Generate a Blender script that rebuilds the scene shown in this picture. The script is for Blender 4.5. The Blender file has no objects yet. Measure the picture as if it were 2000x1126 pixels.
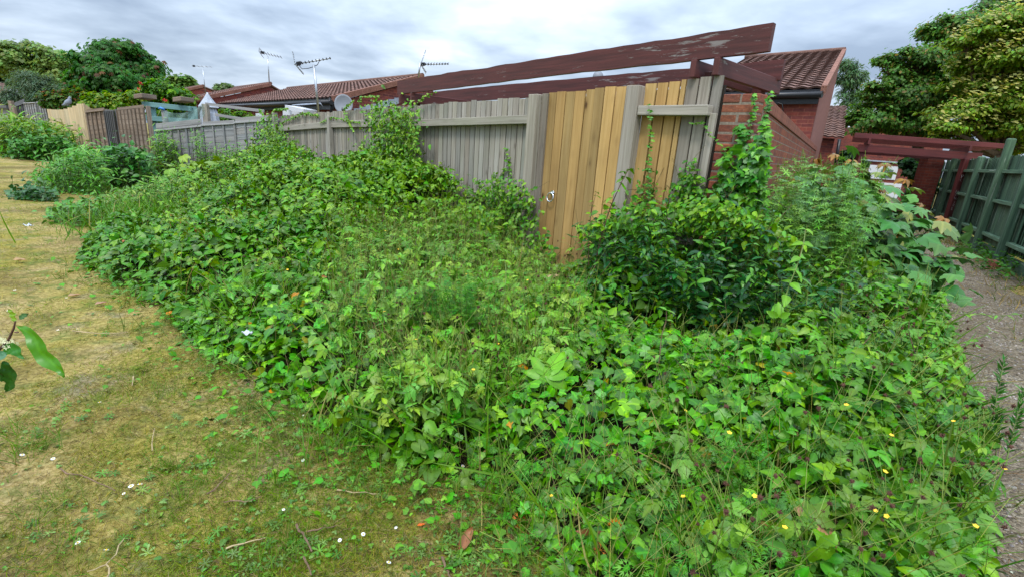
import bpy, math, random
import numpy as np
from mathutils import Matrix, Vector
random.seed(7); rng = np.random.default_rng(11)
S = bpy.context.scene; COL = S.collection
rad = math.radians

# ------------------------------------------------------------------ camera
F_PX, CX, CY, EYE = 960.0, 1000.0, 563.0, 1.4
R = np.array([[0.99760191, 0.06921296, 0.0], [0.01920934, -0.27687408, 0.96071418], [0.06649387, -0.9584103, -0.27753965]])
cam = bpy.data.cameras.new('camera'); cam.sensor_width = 36.0; cam.lens = 36.0 * F_PX / 2000.0
cam.clip_start = 0.05; cam.clip_end = 600.0
camo = bpy.data.objects.new('camera', cam); COL.objects.link(camo)
r_, u_, b_ = R @ [1, 0, 0], R @ [0, -1, 0], R @ [0, 0, -1]
camo.matrix_world = Matrix(((r_[0], u_[0], b_[0], 0), (r_[1], u_[1], b_[1], 0), (r_[2], u_[2], b_[2], EYE), (0, 0, 0, 1)))
S.camera = camo

# ------------------------------------------------------------------ sky, sun, exposure
SUN_EL, SUN_AZ = rad(58), rad(200)
W = bpy.data.worlds.new('World'); S.world = W; W.use_nodes = True
nt = W.node_tree; N, L = nt.nodes, nt.links; N.clear()
def nd(N, t, **k):
    n = N.new(t)
    for a, b in k.items():
        setattr(n, a, b)
    return n
def mth(N, L, op, a, b=None, clamp=False):
    m = N.new('ShaderNodeMath'); m.operation = op; m.use_clamp = clamp
    for i, x in enumerate((a, b)):
        if x is None: continue
        if isinstance(x, (int, float)): m.inputs[i].default_value = x
        else: L.new(x, m.inputs[i])
    return m.outputs[0]
def ramp(N, L, fac, stops, interp='LINEAR'):
    r = N.new('ShaderNodeValToRGB'); r.color_ramp.interpolation = interp
    e = r.color_ramp.elements
    while len(e) < len(stops): e.new(0.5)
    for i, (p, c) in enumerate(stops):
        e[i].position = p; e[i].color = (*c, 1) if len(c) == 3 else c
    L.new(fac, r.inputs[0]); return r.outputs[0]
def mixc(N, L, fac, a, b, mode='MIX'):
    m = N.new('ShaderNodeMix'); m.data_type = 'RGBA'; m.blend_type = mode
    for i, x in ((0, fac), (6, a), (7, b)):
        if isinstance(x, (int, float)): m.inputs[i].default_value = x
        elif isinstance(x, tuple): m.inputs[i].default_value = (*x, 1) if len(x) == 3 else x
        else: L.new(x, m.inputs[i])
    return m.outputs[2]
sky = nd(N, 'ShaderNodeTexSky', sky_type='NISHITA', sun_disc=False, sun_elevation=SUN_EL, sun_rotation=SUN_AZ)
tc = nd(N, 'ShaderNodeTexCoord'); sep = nd(N, 'ShaderNodeSeparateXYZ'); L.new(tc.outputs['Generated'], sep.inputs[0])
zc = mth(N, L, 'MAXIMUM', sep.outputs[2], 0.0)
den = mth(N, L, 'ADD', zc, 0.16)
comb = nd(N, 'ShaderNodeCombineXYZ')
L.new(mth(N, L, 'DIVIDE', sep.outputs[0], den), comb.inputs[0]); L.new(mth(N, L, 'DIVIDE', sep.outputs[1], den), comb.inputs[1])
n1 = nd(N, 'ShaderNodeTexNoise'); n1.inputs['Scale'].default_value = 0.62; n1.inputs['Detail'].default_value = 6; n1.inputs['Roughness'].default_value = 0.52; n1.inputs['Distortion'].default_value = 0.35
L.new(comb.outputs[0], n1.inputs['Vector'])
n2 = nd(N, 'ShaderNodeTexNoise'); n2.inputs['Scale'].default_value = 2.6; n2.inputs['Detail'].default_value = 5; n2.inputs['Roughness'].default_value = 0.5
L.new(comb.outputs[0], n2.inputs['Vector'])
nm = mth(N, L, 'ADD', mth(N, L, 'MULTIPLY', n1.outputs[0], 0.72), mth(N, L, 'MULTIPLY', n2.outputs[0], 0.28))
cloud = ramp(N, L, nm, [(0.37, (2.3, 2.95, 3.95)), (0.46, (3.5, 4.3, 5.4)), (0.54, (4.9, 5.8, 7.0)), (0.65, (7.5, 8.1, 9.0))])
cie = mth(N, L, 'ADD', mth(N, L, 'MULTIPLY', zc, 3.7), 0.90)      # an overcast sky is about three times brighter overhead
mulc = nd(N, 'ShaderNodeVectorMath', operation='SCALE'); L.new(cloud, mulc.inputs[0]); L.new(cie, mulc.inputs['Scale'])
skc = mixc(N, L, 0.93, sky.outputs[0], mulc.outputs[0])
bg = nd(N, 'ShaderNodeBackground'); bg.inputs['Strength'].default_value = 0.1; L.new(skc, bg.inputs['Color'])
out = nd(N, 'ShaderNodeOutputWorld'); L.new(bg.outputs[0], out.inputs['Surface'])
sl = bpy.data.lights.new('sun', 'SUN'); sl.energy = 2.0; sl.angle = rad(12); sl.color = (1.0, 0.96, 0.9)
so = bpy.data.objects.new('sun', sl); COL.objects.link(so)
sd = Vector((math.sin(SUN_AZ) * math.cos(SUN_EL), math.cos(SUN_AZ) * math.cos(SUN_EL), math.sin(SUN_EL)))
so.rotation_euler = sd.to_track_quat('Z', 'Y').to_euler(); so.location = (0, 0, 30)
S.view_settings.view_transform = 'Standard'; S.view_settings.look = 'None'; S.view_settings.gamma = 1.0
S.view_settings.exposure = 0.27; S.view_settings.use_curve_mapping = False

# ------------------------------------------------------------------ measuring helpers (photo pixel -> place in the world)
O3 = np.array([0, 0, EYE])
def ray(u, v): return R @ np.array([u - CX, v - CY, F_PX])
def atz(u, v, z=0.0):
    d = ray(u, v); return O3 + d * ((z - EYE) / d[2])
def hit(u, v, p0, n):
    d = ray(u, v); return O3 + d * ((np.asarray(p0, float) - O3).dot(n) / d.dot(n))
def atY(u, v, Y): return hit(u, v, (0, Y, 0), np.array([0, 1.0, 0]))
def proj(P):
    c = (P - O3) @ R
    zc_ = np.maximum(c[:, 2], 0.05)
    return CX + F_PX * c[:, 0] / zc_, CY + F_PX * c[:, 1] / zc_
G0 = np.array([0.665, 5.174, 0.0])                      # foot of the gate
E_ = np.array([0.68767, -0.72603, 0.0]); N_ = np.array([-0.72603, -0.68767, 0.0])   # along the fence, out of the fence
UP = np.array([0, 0, 1.0])
def FS(u, v, off=0.0):
    p = hit(u, v, G0 + N_ * off, N_); return float((p - G0).dot(E_)), float(p[2])
def FP(s, z, off=0.0): return G0 + E_ * s + N_ * off + UP * z
W_ = np.array([0.526, 0.8505, 0.0]); W_ /= np.linalg.norm(W_); WN = np.array([W_[1], -W_[0], 0.0])   # along the brick wall, out of it

# ------------------------------------------------------------------ object helpers
def tag(o, label=None, cat=None, group=None, kind=None):
    if label: o['label'] = label
    if cat: o['category'] = cat
    if group: o['group'] = group
    if kind: o['kind'] = kind
    return o
def thing(name, loc, label, cat, group=None):
    o = bpy.data.objects.new(name, None); o.empty_display_size = 0.2; o.location = Vector([float(x) for x in loc]); COL.objects.link(o)
    return tag(o, label, cat, group)
def wloc(o):
    p = np.zeros(3)
    while o is not None: p = p + np.array(o.location); o = o.parent
    return p
def link(name, me, parent=None, loc=None):
    o = bpy.data.objects.new(name, me); COL.objects.link(o)
    if parent: o.parent = parent
    if loc is not None: o.location = Vector([float(x) for x in loc])
    return o
def copy_tree(o, parent=None):
    c = o.copy(); COL.objects.link(c)
    if parent: c.parent = parent
    for ch in list(o.children): copy_tree(ch, c)
    return c
def nrm(a): a = np.asarray(a, float); return a / max(np.linalg.norm(a), 1e-9)

class MB:
    """collects polygons with uv (metres, u along the grain) and a per-corner tint; build() links them as one mesh"""
    def __init__(s): s.V = []; s.F = []; s.U = []; s.C = []; s.sm = []
    def face(s, pts, uv, col=(1, 1, 1), smooth=False):
        b = len(s.V); s.V += [tuple(map(float, p)) for p in pts]; s.F.append(tuple(range(b, b + len(pts)))); s.U += [tuple(x) for x in uv]; s.C += [col] * len(pts); s.sm.append(smooth)
    def hexa(s, o, a, b, c, mode='wood', col=None, jit=True, bev=0.0):
        o, a, b, c = [np.asarray(x, float) for x in (o, a, b, c)]
        if np.dot(np.cross(a, b), c) < 0: a, b = b, a
        ln = {0: np.linalg.norm(a), 1: np.linalg.norm(b), 2: np.linalg.norm(c)}
        ax = [a, b, c]
        if mode == 'wood': rank = ln
        else: rank = {i: 1 - abs(ax[i][2]) / max(ln[i], 1e-9) for i in range(3)}
        du, dv = (random.random() * 20, random.random() * 20) if (jit and mode == 'wood') else (0, 0)
        if col is None: col = (1, 1, 1)
        for i, j, k in ((0, 1, 2), (1, 2, 0), (2, 0, 1)):
            for side in (0, 1):
                p0 = o + (ax[k] if side else 0)
                q = [p0, p0 + ax[i], p0 + ax[i] + ax[j], p0 + ax[j]]
                uvl = [(0, 0), (ln[i], 0), (ln[i], ln[j]), (0, ln[j])]
                if rank[i] < rank[j]: uvl = [(y, x) for x, y in uvl]
                uvl = [(x + du, y + dv) for x, y in uvl]
                if not side: q = q[::-1]; uvl = uvl[::-1]
                s.face(q, uvl, col)
    def prism(s, pts, d, udir=None, col=(1, 1, 1), uvo=(0, 0)):
        pts = [np.asarray(p, float) for p in pts]; d = np.asarray(d, float)
        n = np.cross(pts[1] - pts[0], pts[2] - pts[0])
        if udir is None: udir = nrm(pts[1] - pts[0])
        vdir = nrm(np.cross(nrm(n), udir))
        if abs(vdir[2]) > 0.3 and vdir[2] < 0: vdir = -vdir
        f = lambda p: (p.dot(udir) + uvo[0], p.dot(vdir) + uvo[1])
        if n.dot(d) > 0: pts = pts[::-1]
        s.face(pts, [f(p) for p in pts], col)
        s.face([p + d for p in pts[::-1]], [f(p) for p in pts[::-1]], col)
        m = len(pts); dl = np.linalg.norm(d)
        for i in range(m):
            p, q = pts[i], pts[(i + 1) % m]; l = np.linalg.norm(q - p)
            s.face([p, p + d, q + d, q], [(0, 0), (0, dl), (l, dl), (l, 0)], col)
    def tube(s, pts, rr, n=8, col=(1, 1, 1), cap=True):
        pts = [np.asarray(p, float) for p in pts]
        if not hasattr(rr, '__len__'): rr = [rr] * len(pts)
        rings = []; ref = None; acc = 0.0; us = []
        for i, p in enumerate(pts):
            t = nrm(pts[min(i + 1, len(pts) - 1)] - pts[max(i - 1, 0)])
            if ref is None:
                ref = nrm(np.cross(t, (0.31, 0.22, 0.9) if abs(t[2]) < 0.9 else (1, 0, 0)))
            ref = nrm(ref - t * ref.dot(t)); bb = np.cross(t, ref)
            rings.append([p + rr[i] * (math.cos(2 * math.pi * k / n) * ref + math.sin(2 * math.pi * k / n) * bb) for k in range(n)])
            if i: acc += np.linalg.norm(p - pts[i - 1])
            us.append(acc)
        for i in range(len(pts) - 1):
            for k in range(n):
                k2 = (k + 1) % n; w0, w1 = rr[i] * 6.28 * k / n, rr[i] * 6.28 * (k + 1) / n
                s.face([rings[i][k], rings[i][k2], rings[i + 1][k2], rings[i + 1][k]], [(us[i], w0), (us[i], w1), (us[i + 1], w1), (us[i + 1], w0)], col, True)
        if cap:
            s.face(rings[0][::-1], [(0, 0)] * n, col); s.face(rings[-1], [(0, 0)] * n, col)
    def build(s, name, mat, parent=None, weld=True, bevel=0.0):
        o0 = wloc(parent) if parent else np.zeros(3)
        me = bpy.data.meshes.new(name); me.from_pydata([tuple(np.array(v) - o0) for v in s.V], [], s.F)
        uv = me.uv_layers.new(name='UVMap'); uv.data.foreach_set('uv', np.array(s.U, 'f').ravel())
        ca = me.color_attributes.new('Col', 'FLOAT_COLOR', 'CORNER'); ca.data.foreach_set('color', np.hstack([np.array(s.C, 'f'), np.ones((len(s.C), 1), 'f')]).ravel())
        me.polygons.foreach_set('use_smooth', s.sm); me.materials.append(mat); me.update()
        if weld:
            import bmesh
            bm = bmesh.new(); bm.from_mesh(me); bmesh.ops.remove_doubles(bm, verts=bm.verts, dist=0.0002)
            if bevel: bmesh.ops.bevel(bm, geom=bm.edges[:], offset=bevel, segments=1, affect='EDGES', clamp_overlap=True)
            bm.to_mesh(me); bm.free()
        return link(name, me, parent)

# ------------------------------------------------------------------ materials
def newmat(name):
    m = bpy.data.materials.new(name); m.use_nodes = True; t = m.node_tree; t.nodes.clear()
    o = t.nodes.new('ShaderNodeOutputMaterial'); p = t.nodes.new('ShaderNodeBsdfPrincipled'); t.links.new(p.outputs[0], o.inputs[0])
    return m, t.nodes, t.links, p, o
def uvscale(N, L, sx, sy, off=0.0):
    u = N.new('ShaderNodeUVMap'); mp = N.new('ShaderNodeMapping'); mp.inputs['Scale'].default_value = (sx, sy, 1); mp.inputs['Location'].default_value = (off, off * 0.7, 0)
    L.new(u.outputs[0], mp.inputs[0]); return mp.outputs[0]
def noise(N, L, vec, sc, det=4, ro=0.55, dist=0.0):
    n = N.new('ShaderNodeTexNoise'); n.inputs['Scale'].default_value = sc; n.inputs['Detail'].default_value = det; n.inputs['Roughness'].default_value = ro; n.inputs['Distortion'].default_value = dist
    if vec is not None: L.new(vec, n.inputs['Vector'])
    return n.outputs[0]
def attr(N, name='Col'):
    a = N.new('ShaderNodeAttribute'); a.attribute_name = name; return a.outputs['Color']
def bump(N, L, p, h, st=0.4, dist=0.01):
    b = N.new('ShaderNodeBump'); b.inputs['Strength'].default_value = st; b.inputs['Distance'].default_value = dist; L.new(h, b.inputs['Height']); L.new(b.outputs[0], p.inputs['Normal'])
def wood(name, dark, mid, light, knots=0.5, rough=0.8, knotcol=(0.05, 0.028, 0.014), stain=None, stainamt=0.0):
    m, N, L, p, o = newmat(name)
    g = noise(N, L, uvscale(N, L, 1.3, 42), 1.0, 5, 0.6, 0.6)
    g2 = noise(N, L, uvscale(N, L, 0.8, 5), 1.0, 3, 0.5)
    c = ramp(N, L, g, [(0.22, dark), (0.5, mid), (0.78, light)])
    c = mixc(N, L, 0.45, c, ramp(N, L, g2, [(0.3, (0.6,) * 3), (0.7, (1.3,) * 3)]), 'MULTIPLY')
    vo = N.new('ShaderNodeTexVoronoi'); vo.inputs['Scale'].default_value = 1.0; vo.inputs['Randomness'].default_value = 1.0; L.new(uvscale(N, L, 3.0, 7.0), vo.inputs['Vector'])
    kf = mth(N, L, 'MULTIPLY', ramp(N, L, vo.outputs['Distance'], [(0.06, (1, 1, 1)), (0.13, (0.25,) * 3), (0.26, (0, 0, 0))]), knots)
    c = mixc(N, L, kf, c, knotcol)
    if stain:
        sf = mth(N, L, 'MULTIPLY', ramp(N, L, noise(N, L, uvscale(N, L, 1.1, 1.6), 1.0, 5, 0.6), [(0.48, (0, 0, 0)), (0.68, (1, 1, 1))]), stainamt)
        c = mixc(N, L, sf, c, stain)
    c = mixc(N, L, 1.0, c, attr(N), 'MULTIPLY')
    L.new(c, p.inputs['Base Color']); p.inputs['Roughness'].default_value = rough; p.inputs['Specular IOR Level'].default_value = 0.25
    bump(N, L, p, g, 0.5, 0.004); return m
def paint(name, base, dark, flake, amt=0.62, rough=0.6, ux=2.2, uy=16):
    m, N, L, p, o = newmat(name)
    g = noise(N, L, uvscale(N, L, 1.5, 30), 1.0, 5, 0.6)
    c = ramp(N, L, g, [(0.3, dark), (0.65, base)])
    fl = noise(N, L, uvscale(N, L, ux, uy), 1.0, 8, 0.72, 0.3); big = noise(N, L, uvscale(N, L, 0.9, 3.0, 4.2), 1.0, 3, 0.5)
    ff = mth(N, L, 'ADD', mth(N, L, 'MULTIPLY', fl, 0.72), mth(N, L, 'MULTIPLY', big, 0.28))
    fm = ramp(N, L, ff, [(amt - 0.012, (0, 0, 0)), (amt + 0.012, (1, 1, 1))])
    c = mixc(N, L, fm, c, mixc(N, L, g, flake, tuple(x * 0.55 for x in flake)))
    c = mixc(N, L, 1.0, c, attr(N), 'MULTIPLY')
    L.new(c, p.inputs['Base Color']); p.inputs['Roughness'].default_value = rough; p.inputs['Specular IOR Level'].default_value = 0.3
    bump(N, L, p, mth(N, L, 'SUBTRACT', g, mth(N, L, 'MULTIPLY', fm, 0.8)), 0.45, 0.004); return m
def brick(name, c1, c2, mortar, w=0.225, h=0.075, rough=0.9):
    m, N, L, p, o = newmat(name)
    b = N.new('ShaderNodeTexBrick'); b.inputs['Scale'].default_value = 1.0; b.inputs['Brick Width'].default_value = w; b.inputs['Row Height'].default_value = h
    b.inputs['Mortar Size'].default_value = 0.006; b.inputs['Mortar Smooth'].default_value = 0.3; b.inputs['Bias'].default_value = 0.0
    b.inputs['Color1'].default_value = (*c1, 1); b.inputs['Color2'].default_value = (*c2, 1); b.inputs['Mortar'].default_value = (*mortar, 1)
    uv = uvscale(N, L, 1, 1); L.new(uv, b.inputs['Vector'])
    n = noise(N, L, uvscale(N, L, 9, 26), 1.0, 6, 0.65); n2_ = noise(N, L, uvscale(N, L, 1.2, 1.2), 1.0, 3, 0.5)
    c = mixc(N, L, 0.6, b.outputs['Color'], ramp(N, L, n, [(0.3, (0.45,) * 3), (0.7, (1.4,) * 3)]), 'MULTIPLY')
    c = mixc(N, L, 0.4, c, ramp(N, L, n2_, [(0.3, (0.6,) * 3), (0.7, (1.3,) * 3)]), 'MULTIPLY')
    c = mixc(N, L, 1.0, c, attr(N), 'MULTIPLY')
    L.new(c, p.inputs['Base Color']); p.inputs['Roughness'].default_value = rough; p.inputs['Specular IOR Level'].default_value = 0.2
    bump(N, L, p, mth(N, L, 'ADD', mth(N, L, 'MULTIPLY', b.outputs['Fac'], -1.0), mth(N, L, 'MULTIPLY', n, 0.3)), 0.6, 0.006); return m
def plain(name, c, rough=0.6, metal=0.0, var=0.25, sc=6.0, spec=0.4):
    m, N, L, p, o = newmat(name)
    t = N.new('ShaderNodeTexCoord'); n = noise(N, L, t.outputs['Object'], sc, 5, 0.6)
    cc = mixc(N, L, 1.0, c, ramp(N, L, n, [(0.3, (1 - var,) * 3), (0.7, (1 + var,) * 3)]), 'MULTIPLY')
    cc = mixc(N, L, 1.0, cc, attr(N), 'MULTIPLY')
    L.new(cc, p.inputs['Base Color']); p.inputs['Roughness'].default_value = rough; p.inputs['Metallic'].default_value = metal; p.inputs['Specular IOR Level'].default_value = spec
    return m
def leafmat(name, transl=0.3, rough=0.42, vein=0.25, spec=0.45, tint=(1.5, 1.35, 0.6), under=1.15):
    m, N, L, p, o = newmat(name)
    hs_ = N.new('ShaderNodeHueSaturation'); hs_.inputs['Hue'].default_value = 0.503; hs_.inputs['Saturation'].default_value = 1.2; hs_.inputs['Value'].default_value = 0.9; L.new(attr(N), hs_.inputs['Color']); c = hs_.outputs[0]; u = N.new('ShaderNodeUVMap'); sp = N.new('ShaderNodeSeparateXYZ'); L.new(u.outputs[0], sp.inputs[0])
    if vein > 0:
        ab = mth(N, L, 'ABSOLUTE', sp.outputs[0])
        mid = ramp(N, L, ab, [(0.0, (1, 1, 1)), (0.07, (0.6,) * 3), (0.12, (0, 0, 0))])
        c = mixc(N, L, mth(N, L, 'MULTIPLY', mid, vein), c, mixc(N, L, 1.0, c, (2.2, 1.9, 2.2), 'MULTIPLY'))
    ge = N.new('ShaderNodeNewGeometry')
    c = mixc(N, L, mth(N, L, 'MULTIPLY', ge.outputs['Backfacing'], 0.8), c, mixc(N, L, 1.0, c, (under, under, under * 1.25), 'MULTIPLY'))
    L.new(c, p.inputs['Base Color']); p.inputs['Roughness'].default_value = rough; p.inputs['Specular IOR Level'].default_value = spec
    tr = N.new('ShaderNodeBsdfTranslucent'); L.new(mixc(N, L, 1.0, c, tint, 'MULTIPLY'), tr.inputs['Color'])
    ms = N.new('ShaderNodeMixShader'); ms.inputs[0].default_value = transl; L.new(p.outputs[0], ms.inputs[1]); L.new(tr.outputs[0], ms.inputs[2]); L.new(ms.outputs[0], o.inputs[0])
    return m

M = {}
M['grey_wood'] = wood('weathered_grey_wood', (0.17, 0.145, 0.115), (0.29, 0.26, 0.215), (0.38, 0.345, 0.295), 0.55, 0.85, (0.07, 0.05, 0.035), (0.2, 0.21, 0.13), 0.35)
M['tan_wood'] = wood('new_tan_wood', (0.37, 0.22, 0.07), (0.47, 0.295, 0.105), (0.55, 0.36, 0.145), 0.95, 0.7, (0.10, 0.045, 0.015), (0.27, 0.16, 0.06), 0.45)
M['pale_wood'] = wood('pale_new_wood', (0.44, 0.31, 0.17), (0.58, 0.43, 0.25), (0.66, 0.52, 0.33), 0.3, 0.75)
M['brown_wood'] = wood('brown_panel_wood', (0.10, 0.075, 0.055), (0.22, 0.165, 0.125), (0.33, 0.26, 0.2), 0.3, 0.85)
M['lap_wood'] = wood('silver_lap_wood', (0.15, 0.145, 0.14), (0.28, 0.275, 0.27), (0.38, 0.37, 0.36), 0.3, 0.85)
M['dark_wood'] = wood('dark_old_wood', (0.05, 0.05, 0.05), (0.11, 0.11, 0.11), (0.19, 0.19, 0.19), 0.3, 0.85)
M['red_paint'] = paint('flaking_red_brown_paint', (0.105, 0.030, 0.026), (0.05, 0.018, 0.016), (0.25, 0.215, 0.2), 0.60, 0.6, 3.6, 30)
M['red_stain'] = paint('red_stained_timber', (0.13, 0.027, 0.024), (0.06, 0.015, 0.014), (0.26, 0.16, 0.14), 0.70)
M['green_stain'] = paint('green_stained_timber', (0.085, 0.155, 0.088), (0.03, 0.062, 0.036), (0.26, 0.33, 0.25), 0.575, 0.8, 1.2, 22)
M['teal_paint'] = paint('teal_painted_timber', (0.16, 0.30, 0.29), (0.11, 0.22, 0.21), (0.3, 0.38, 0.36), 0.68)
M['wall_brick'] = brick('red_garden_brick', (0.30, 0.088, 0.045), (0.19, 0.062, 0.042), (0.23, 0.17, 0.13))
M['house_brick'] = brick('house_brick', (0.25, 0.060, 0.042), (0.12, 0.040, 0.040), (0.27, 0.10, 0.065))
M['gable'] = plain('gable_brick_smooth', (0.27, 0.125, 0.10), 0.9, 0, 0.2, 12.0, 0.15)
M['lead'] = plain('lead_flashing', (0.30, 0.34, 0.40), 0.5, 0.0, 0.2)
M['metal'] = plain('galvanised_metal', (0.42, 0.44, 0.47), 0.35, 0.8, 0.15)
M['steel'] = plain('bright_steel', (0.75, 0.78, 0.8), 0.2, 1.0, 0.1)
M['black'] = plain('black_plastic', (0.014, 0.015, 0.018), 0.35)
M['white'] = plain('white_plastic', (0.55, 0.56, 0.58), 0.4, 0, 0.06)
M['dish'] = plain('grey_dish', (0.2, 0.215, 0.24), 0.5, 0, 0.1)
M['glass'] = plain('window_glass', (0.08, 0.10, 0.12), 0.08, 0, 0.3, 2.0, 0.8)
M['cloth'] = plain('grey_parasol_cloth', (0.36, 0.39, 0.44), 0.85, 0, 0.2, 8)
M['bark'] = plain('bark', (0.10, 0.075, 0.055), 0.95, 0, 0.45, 14, 0.1)
M['stem'] = plain('green_stem', (0.19, 0.27, 0.075), 0.6, 0, 0.2, 20)
M['redstem'] = plain('red_brown_stem', (0.10, 0.045, 0.03), 0.6, 0, 0.3, 20)
M['straw'] = plain('dry_straw', (0.38, 0.29, 0.16), 0.85, 0, 0.3, 20, 0.15)
M['twig'] = plain('dead_twig', (0.16, 0.10, 0.065), 0.85, 0, 0.35, 20, 0.15)
M['petal'] = plain('white_petal', (0.8, 0.8, 0.78), 0.6, 0, 0.05)
M['yellow'] = plain('yellow_petal', (0.80, 0.50, 0.02), 0.5, 0, 0.1)
M['burr'] = plain('brown_burr', (0.075, 0.036, 0.024), 0.9, 0, 0.4, 60, 0.1)
M['deadleaf'] = plain('dead_leaf', (0.32, 0.16, 0.08), 0.8, 0, 0.3, 30, 0.2)
M['feather'] = plain('grey_feathers', (0.23, 0.25, 0.31), 0.8, 0, 0.2, 20)
M['chalk'] = plain('white_chalk', (0.6, 0.56, 0.55), 0.9, 0, 0.2, 60)
M['plastic'] = plain('white_litter', (0.55, 0.58, 0.63), 0.4, 0, 0.12, 30)
M['leaf'] = leafmat('leaf_satin', 0.11, 0.42, 0.3, 0.3)
M['leaf_gloss'] = leafmat('leaf_glossy', 0.12, 0.36, 0.25, 0.36)
M['leaf_ivy'] = leafmat('leaf_ivy', 0.11, 0.40, 0.7, 0.36)
M['leaf_tree'] = leafmat('leaf_tree', 0.42, 0.5, 0.0, 0.3)
M['grass'] = leafmat('grass_blades', 0.3, 0.55, 0.0, 0.3, (1.3, 1.2, 0.6))
def tilemat():
    m, N, L, p, o = newmat('clay_pantile')
    n = noise(N, L, uvscale(N, L, 3.4, 3.0), 1.0, 1, 0.5); n2_ = noise(N, L, uvscale(N, L, 30, 30), 1.0, 6, 0.65)
    c = ramp(N, L, n2_, [(0.3, (0.085, 0.045, 0.035)), (0.55, (0.19, 0.105, 0.082)), (0.75, (0.27, 0.18, 0.15))])
    c = mixc(N, L, 0.5, c, ramp(N, L, n, [(0.3, (0.6,) * 3), (0.7, (1.35,) * 3)]), 'MULTIPLY')
    c = mixc(N, L, 1.0, c, attr(N), 'MULTIPLY')
    L.new(c, p.inputs['Base Color']); p.inputs['Roughness'].default_value = 0.85; p.inputs['Specular IOR Level'].default_value = 0.2; bump(N, L, p, n2_, 0.3, 0.01); return m
M['tile'] = tilemat()
# ================================================================== boundary fence, gate, pergola
def rc(a=0.85, b=1.12):
    k = random.uniform(a, b); w = random.uniform(-0.04, 0.04); return (k * (1 + w), k, k * (1 - w))
def fbox(mb, s0, s1, z0, z1, d0, d1, **k):
    """box in the fence frame: along, up, out towards the lawn; z may be a pair (left, right)"""
    mb.hexa(FP(s0, z0, d0), E_ * (s1 - s0), UP * (z1 - z0), N_ * (d1 - d0), **k)
def sheared(mb, s0, s1, za0, za1, zb0, zb1, d0, d1, col=(1, 1, 1)):
    """rail whose ends sit at different heights"""
    mb.hexa(FP(s0, za0, d0), E_ * (s1 - s0) + UP * (zb0 - za0), UP * (za1 - za0), N_ * (d1 - d0), col=col)
def ztop(s):
    return float(np.interp(s, [-9.07, -5.08, -3.0, -0.93, -0.55, 1.32], [1.70, 1.81, 1.875, 1.925, 1.945, 2.03]))
def oldbeam(mb, s0, s1, za0, za1, zb0, zb1, d0, d1, n=34):
    """a weathered plank: its edges waver by a few millimetres"""
    f = np.linspace(0, 1, n); w1, w2 = np.cumsum(rng.normal(0, 0.0022, n)), np.cumsum(rng.normal(0, 0.0022, n)); w1 -= f * w1[-1]; w2 -= f * w2[-1]
    lo = [FP(s0 + (s1 - s0) * t, za0 + (zb0 - za0) * t + a, d0) for t, a in zip(f, w1 + rng.normal(0, 0.0015, n))]; hi_ = [FP(s0 + (s1 - s0) * t, za1 + (zb1 - za1) * t + a, d0) for t, a in zip(f, w2 + rng.normal(0, 0.003, n))]
    for i in range(n - 1):
        a, b, c, d = lo[i], lo[i + 1], hi_[i + 1], hi_[i]; o = N_ * (d1 - d0); x0, x1 = (s1 - s0) * f[i], (s1 - s0) * f[i + 1]; h = za1 - za0
        mb.face([a + o, b + o, c + o, d + o], [(x0, 0), (x1, 0), (x1, h), (x0, h)]); mb.face([b, a, d, c], [(x1, 2), (x0, 2), (x0, 2 + h), (x1, 2 + h)]); mb.face([d + o, c + o, c, d], [(x0, h), (x1, h), (x1, h + .05), (x0, h + .05)]); mb.face([a, b, b + o, a + o], [(x0, -.05), (x1, -.05), (x1, 0), (x0, 0)])
    for i in (0, n - 1):
        q = [lo[i], lo[i] + N_ * (d1 - d0), hi_[i] + N_ * (d1 - d0), hi_[i]]; mb.face(q if i else q[::-1], [(0, 0), (.05, 0), (.05, .18), (0, .18)])
def boards(mb, s0, s1, zb, zt, pitch, d=0.0, th=0.016, cols=None, over=-0.013, jag=0.012):
    fbox(mb, s0, s1, zb, zt((s0 + s1) / 2) - 0.06, d - 0.035, d - 0.014, col=(0.10, 0.09, 0.085))  # backing tinted near black: shade in the board gaps put into the colour
    s = s0
    while s < s1 - 0.01:
        w = min(pitch * random.uniform(0.9, 1.1), s1 - s); t = zt(s + w / 2) + random.uniform(-jag, jag)
        # feather edge: one side of each board stands proud of the next
        o = FP(s, zb, d); lean = N_ * 0.0; d_ = N_ * random.uniform(0, 0.006); o = o + d_
        mb.hexa(o + lean * 1.2, E_ * (w + over) - lean * 2.0, UP * (t - zb) + E_ * random.uniform(-0.004, 0.004), N_ * th, col=rc(0.76, 1.2) if cols is None else cols(s))
        s += w
fence = thing('board_fence', FP(-4.5, 0), 'long weathered grey close-board fence left of the tan gate, half buried in brambles', 'fence')
for a, b in ((-9.0, -6.1), (-6.1, -3.3), (-3.3, -0.78)):
    m = MB(); boards(m, a, b, 0.05, ztop, 0.097); m.build('board_panel', M['grey_wood'], fence, weld=False)
    m = MB()
    if a < -8: sheared(m, a, b, 1.36, 1.47, 1.50, 1.61, 0.03, 0.075, col=(1.05,) * 3)
    elif a < -5: sheared(m, a, b, 1.50, 1.61, 1.575, 1.685, 0.03, 0.075, col=(1.05,) * 3)
    else: sheared(m, a, b + 0.02, 1.565, 1.655, 1.645, 1.735, 0.03, 0.11, col=(1.12,) * 3)
    m.build('rail', M['grey_wood'], fence, bevel=0.004)
    m = MB(); sheared(m, a, b, 0.70, 0.79, 0.73, 0.82, 0.03, 0.09, col=(0.95,) * 3); m.build('rail', M['grey_wood'], fence, bevel=0.004)
for s, w, zt in ((-9.12, 0.1, 1.76), (-6.1, 0.09, 1.70), (-3.3, 0.09, 1.80)):
    m = MB(); fbox(m, s - w / 2, s + w / 2, 0, zt, 0.03, 0.12, col=rc()); m.build('post', M['grey_wood'], fence, bevel=0.006)
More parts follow.
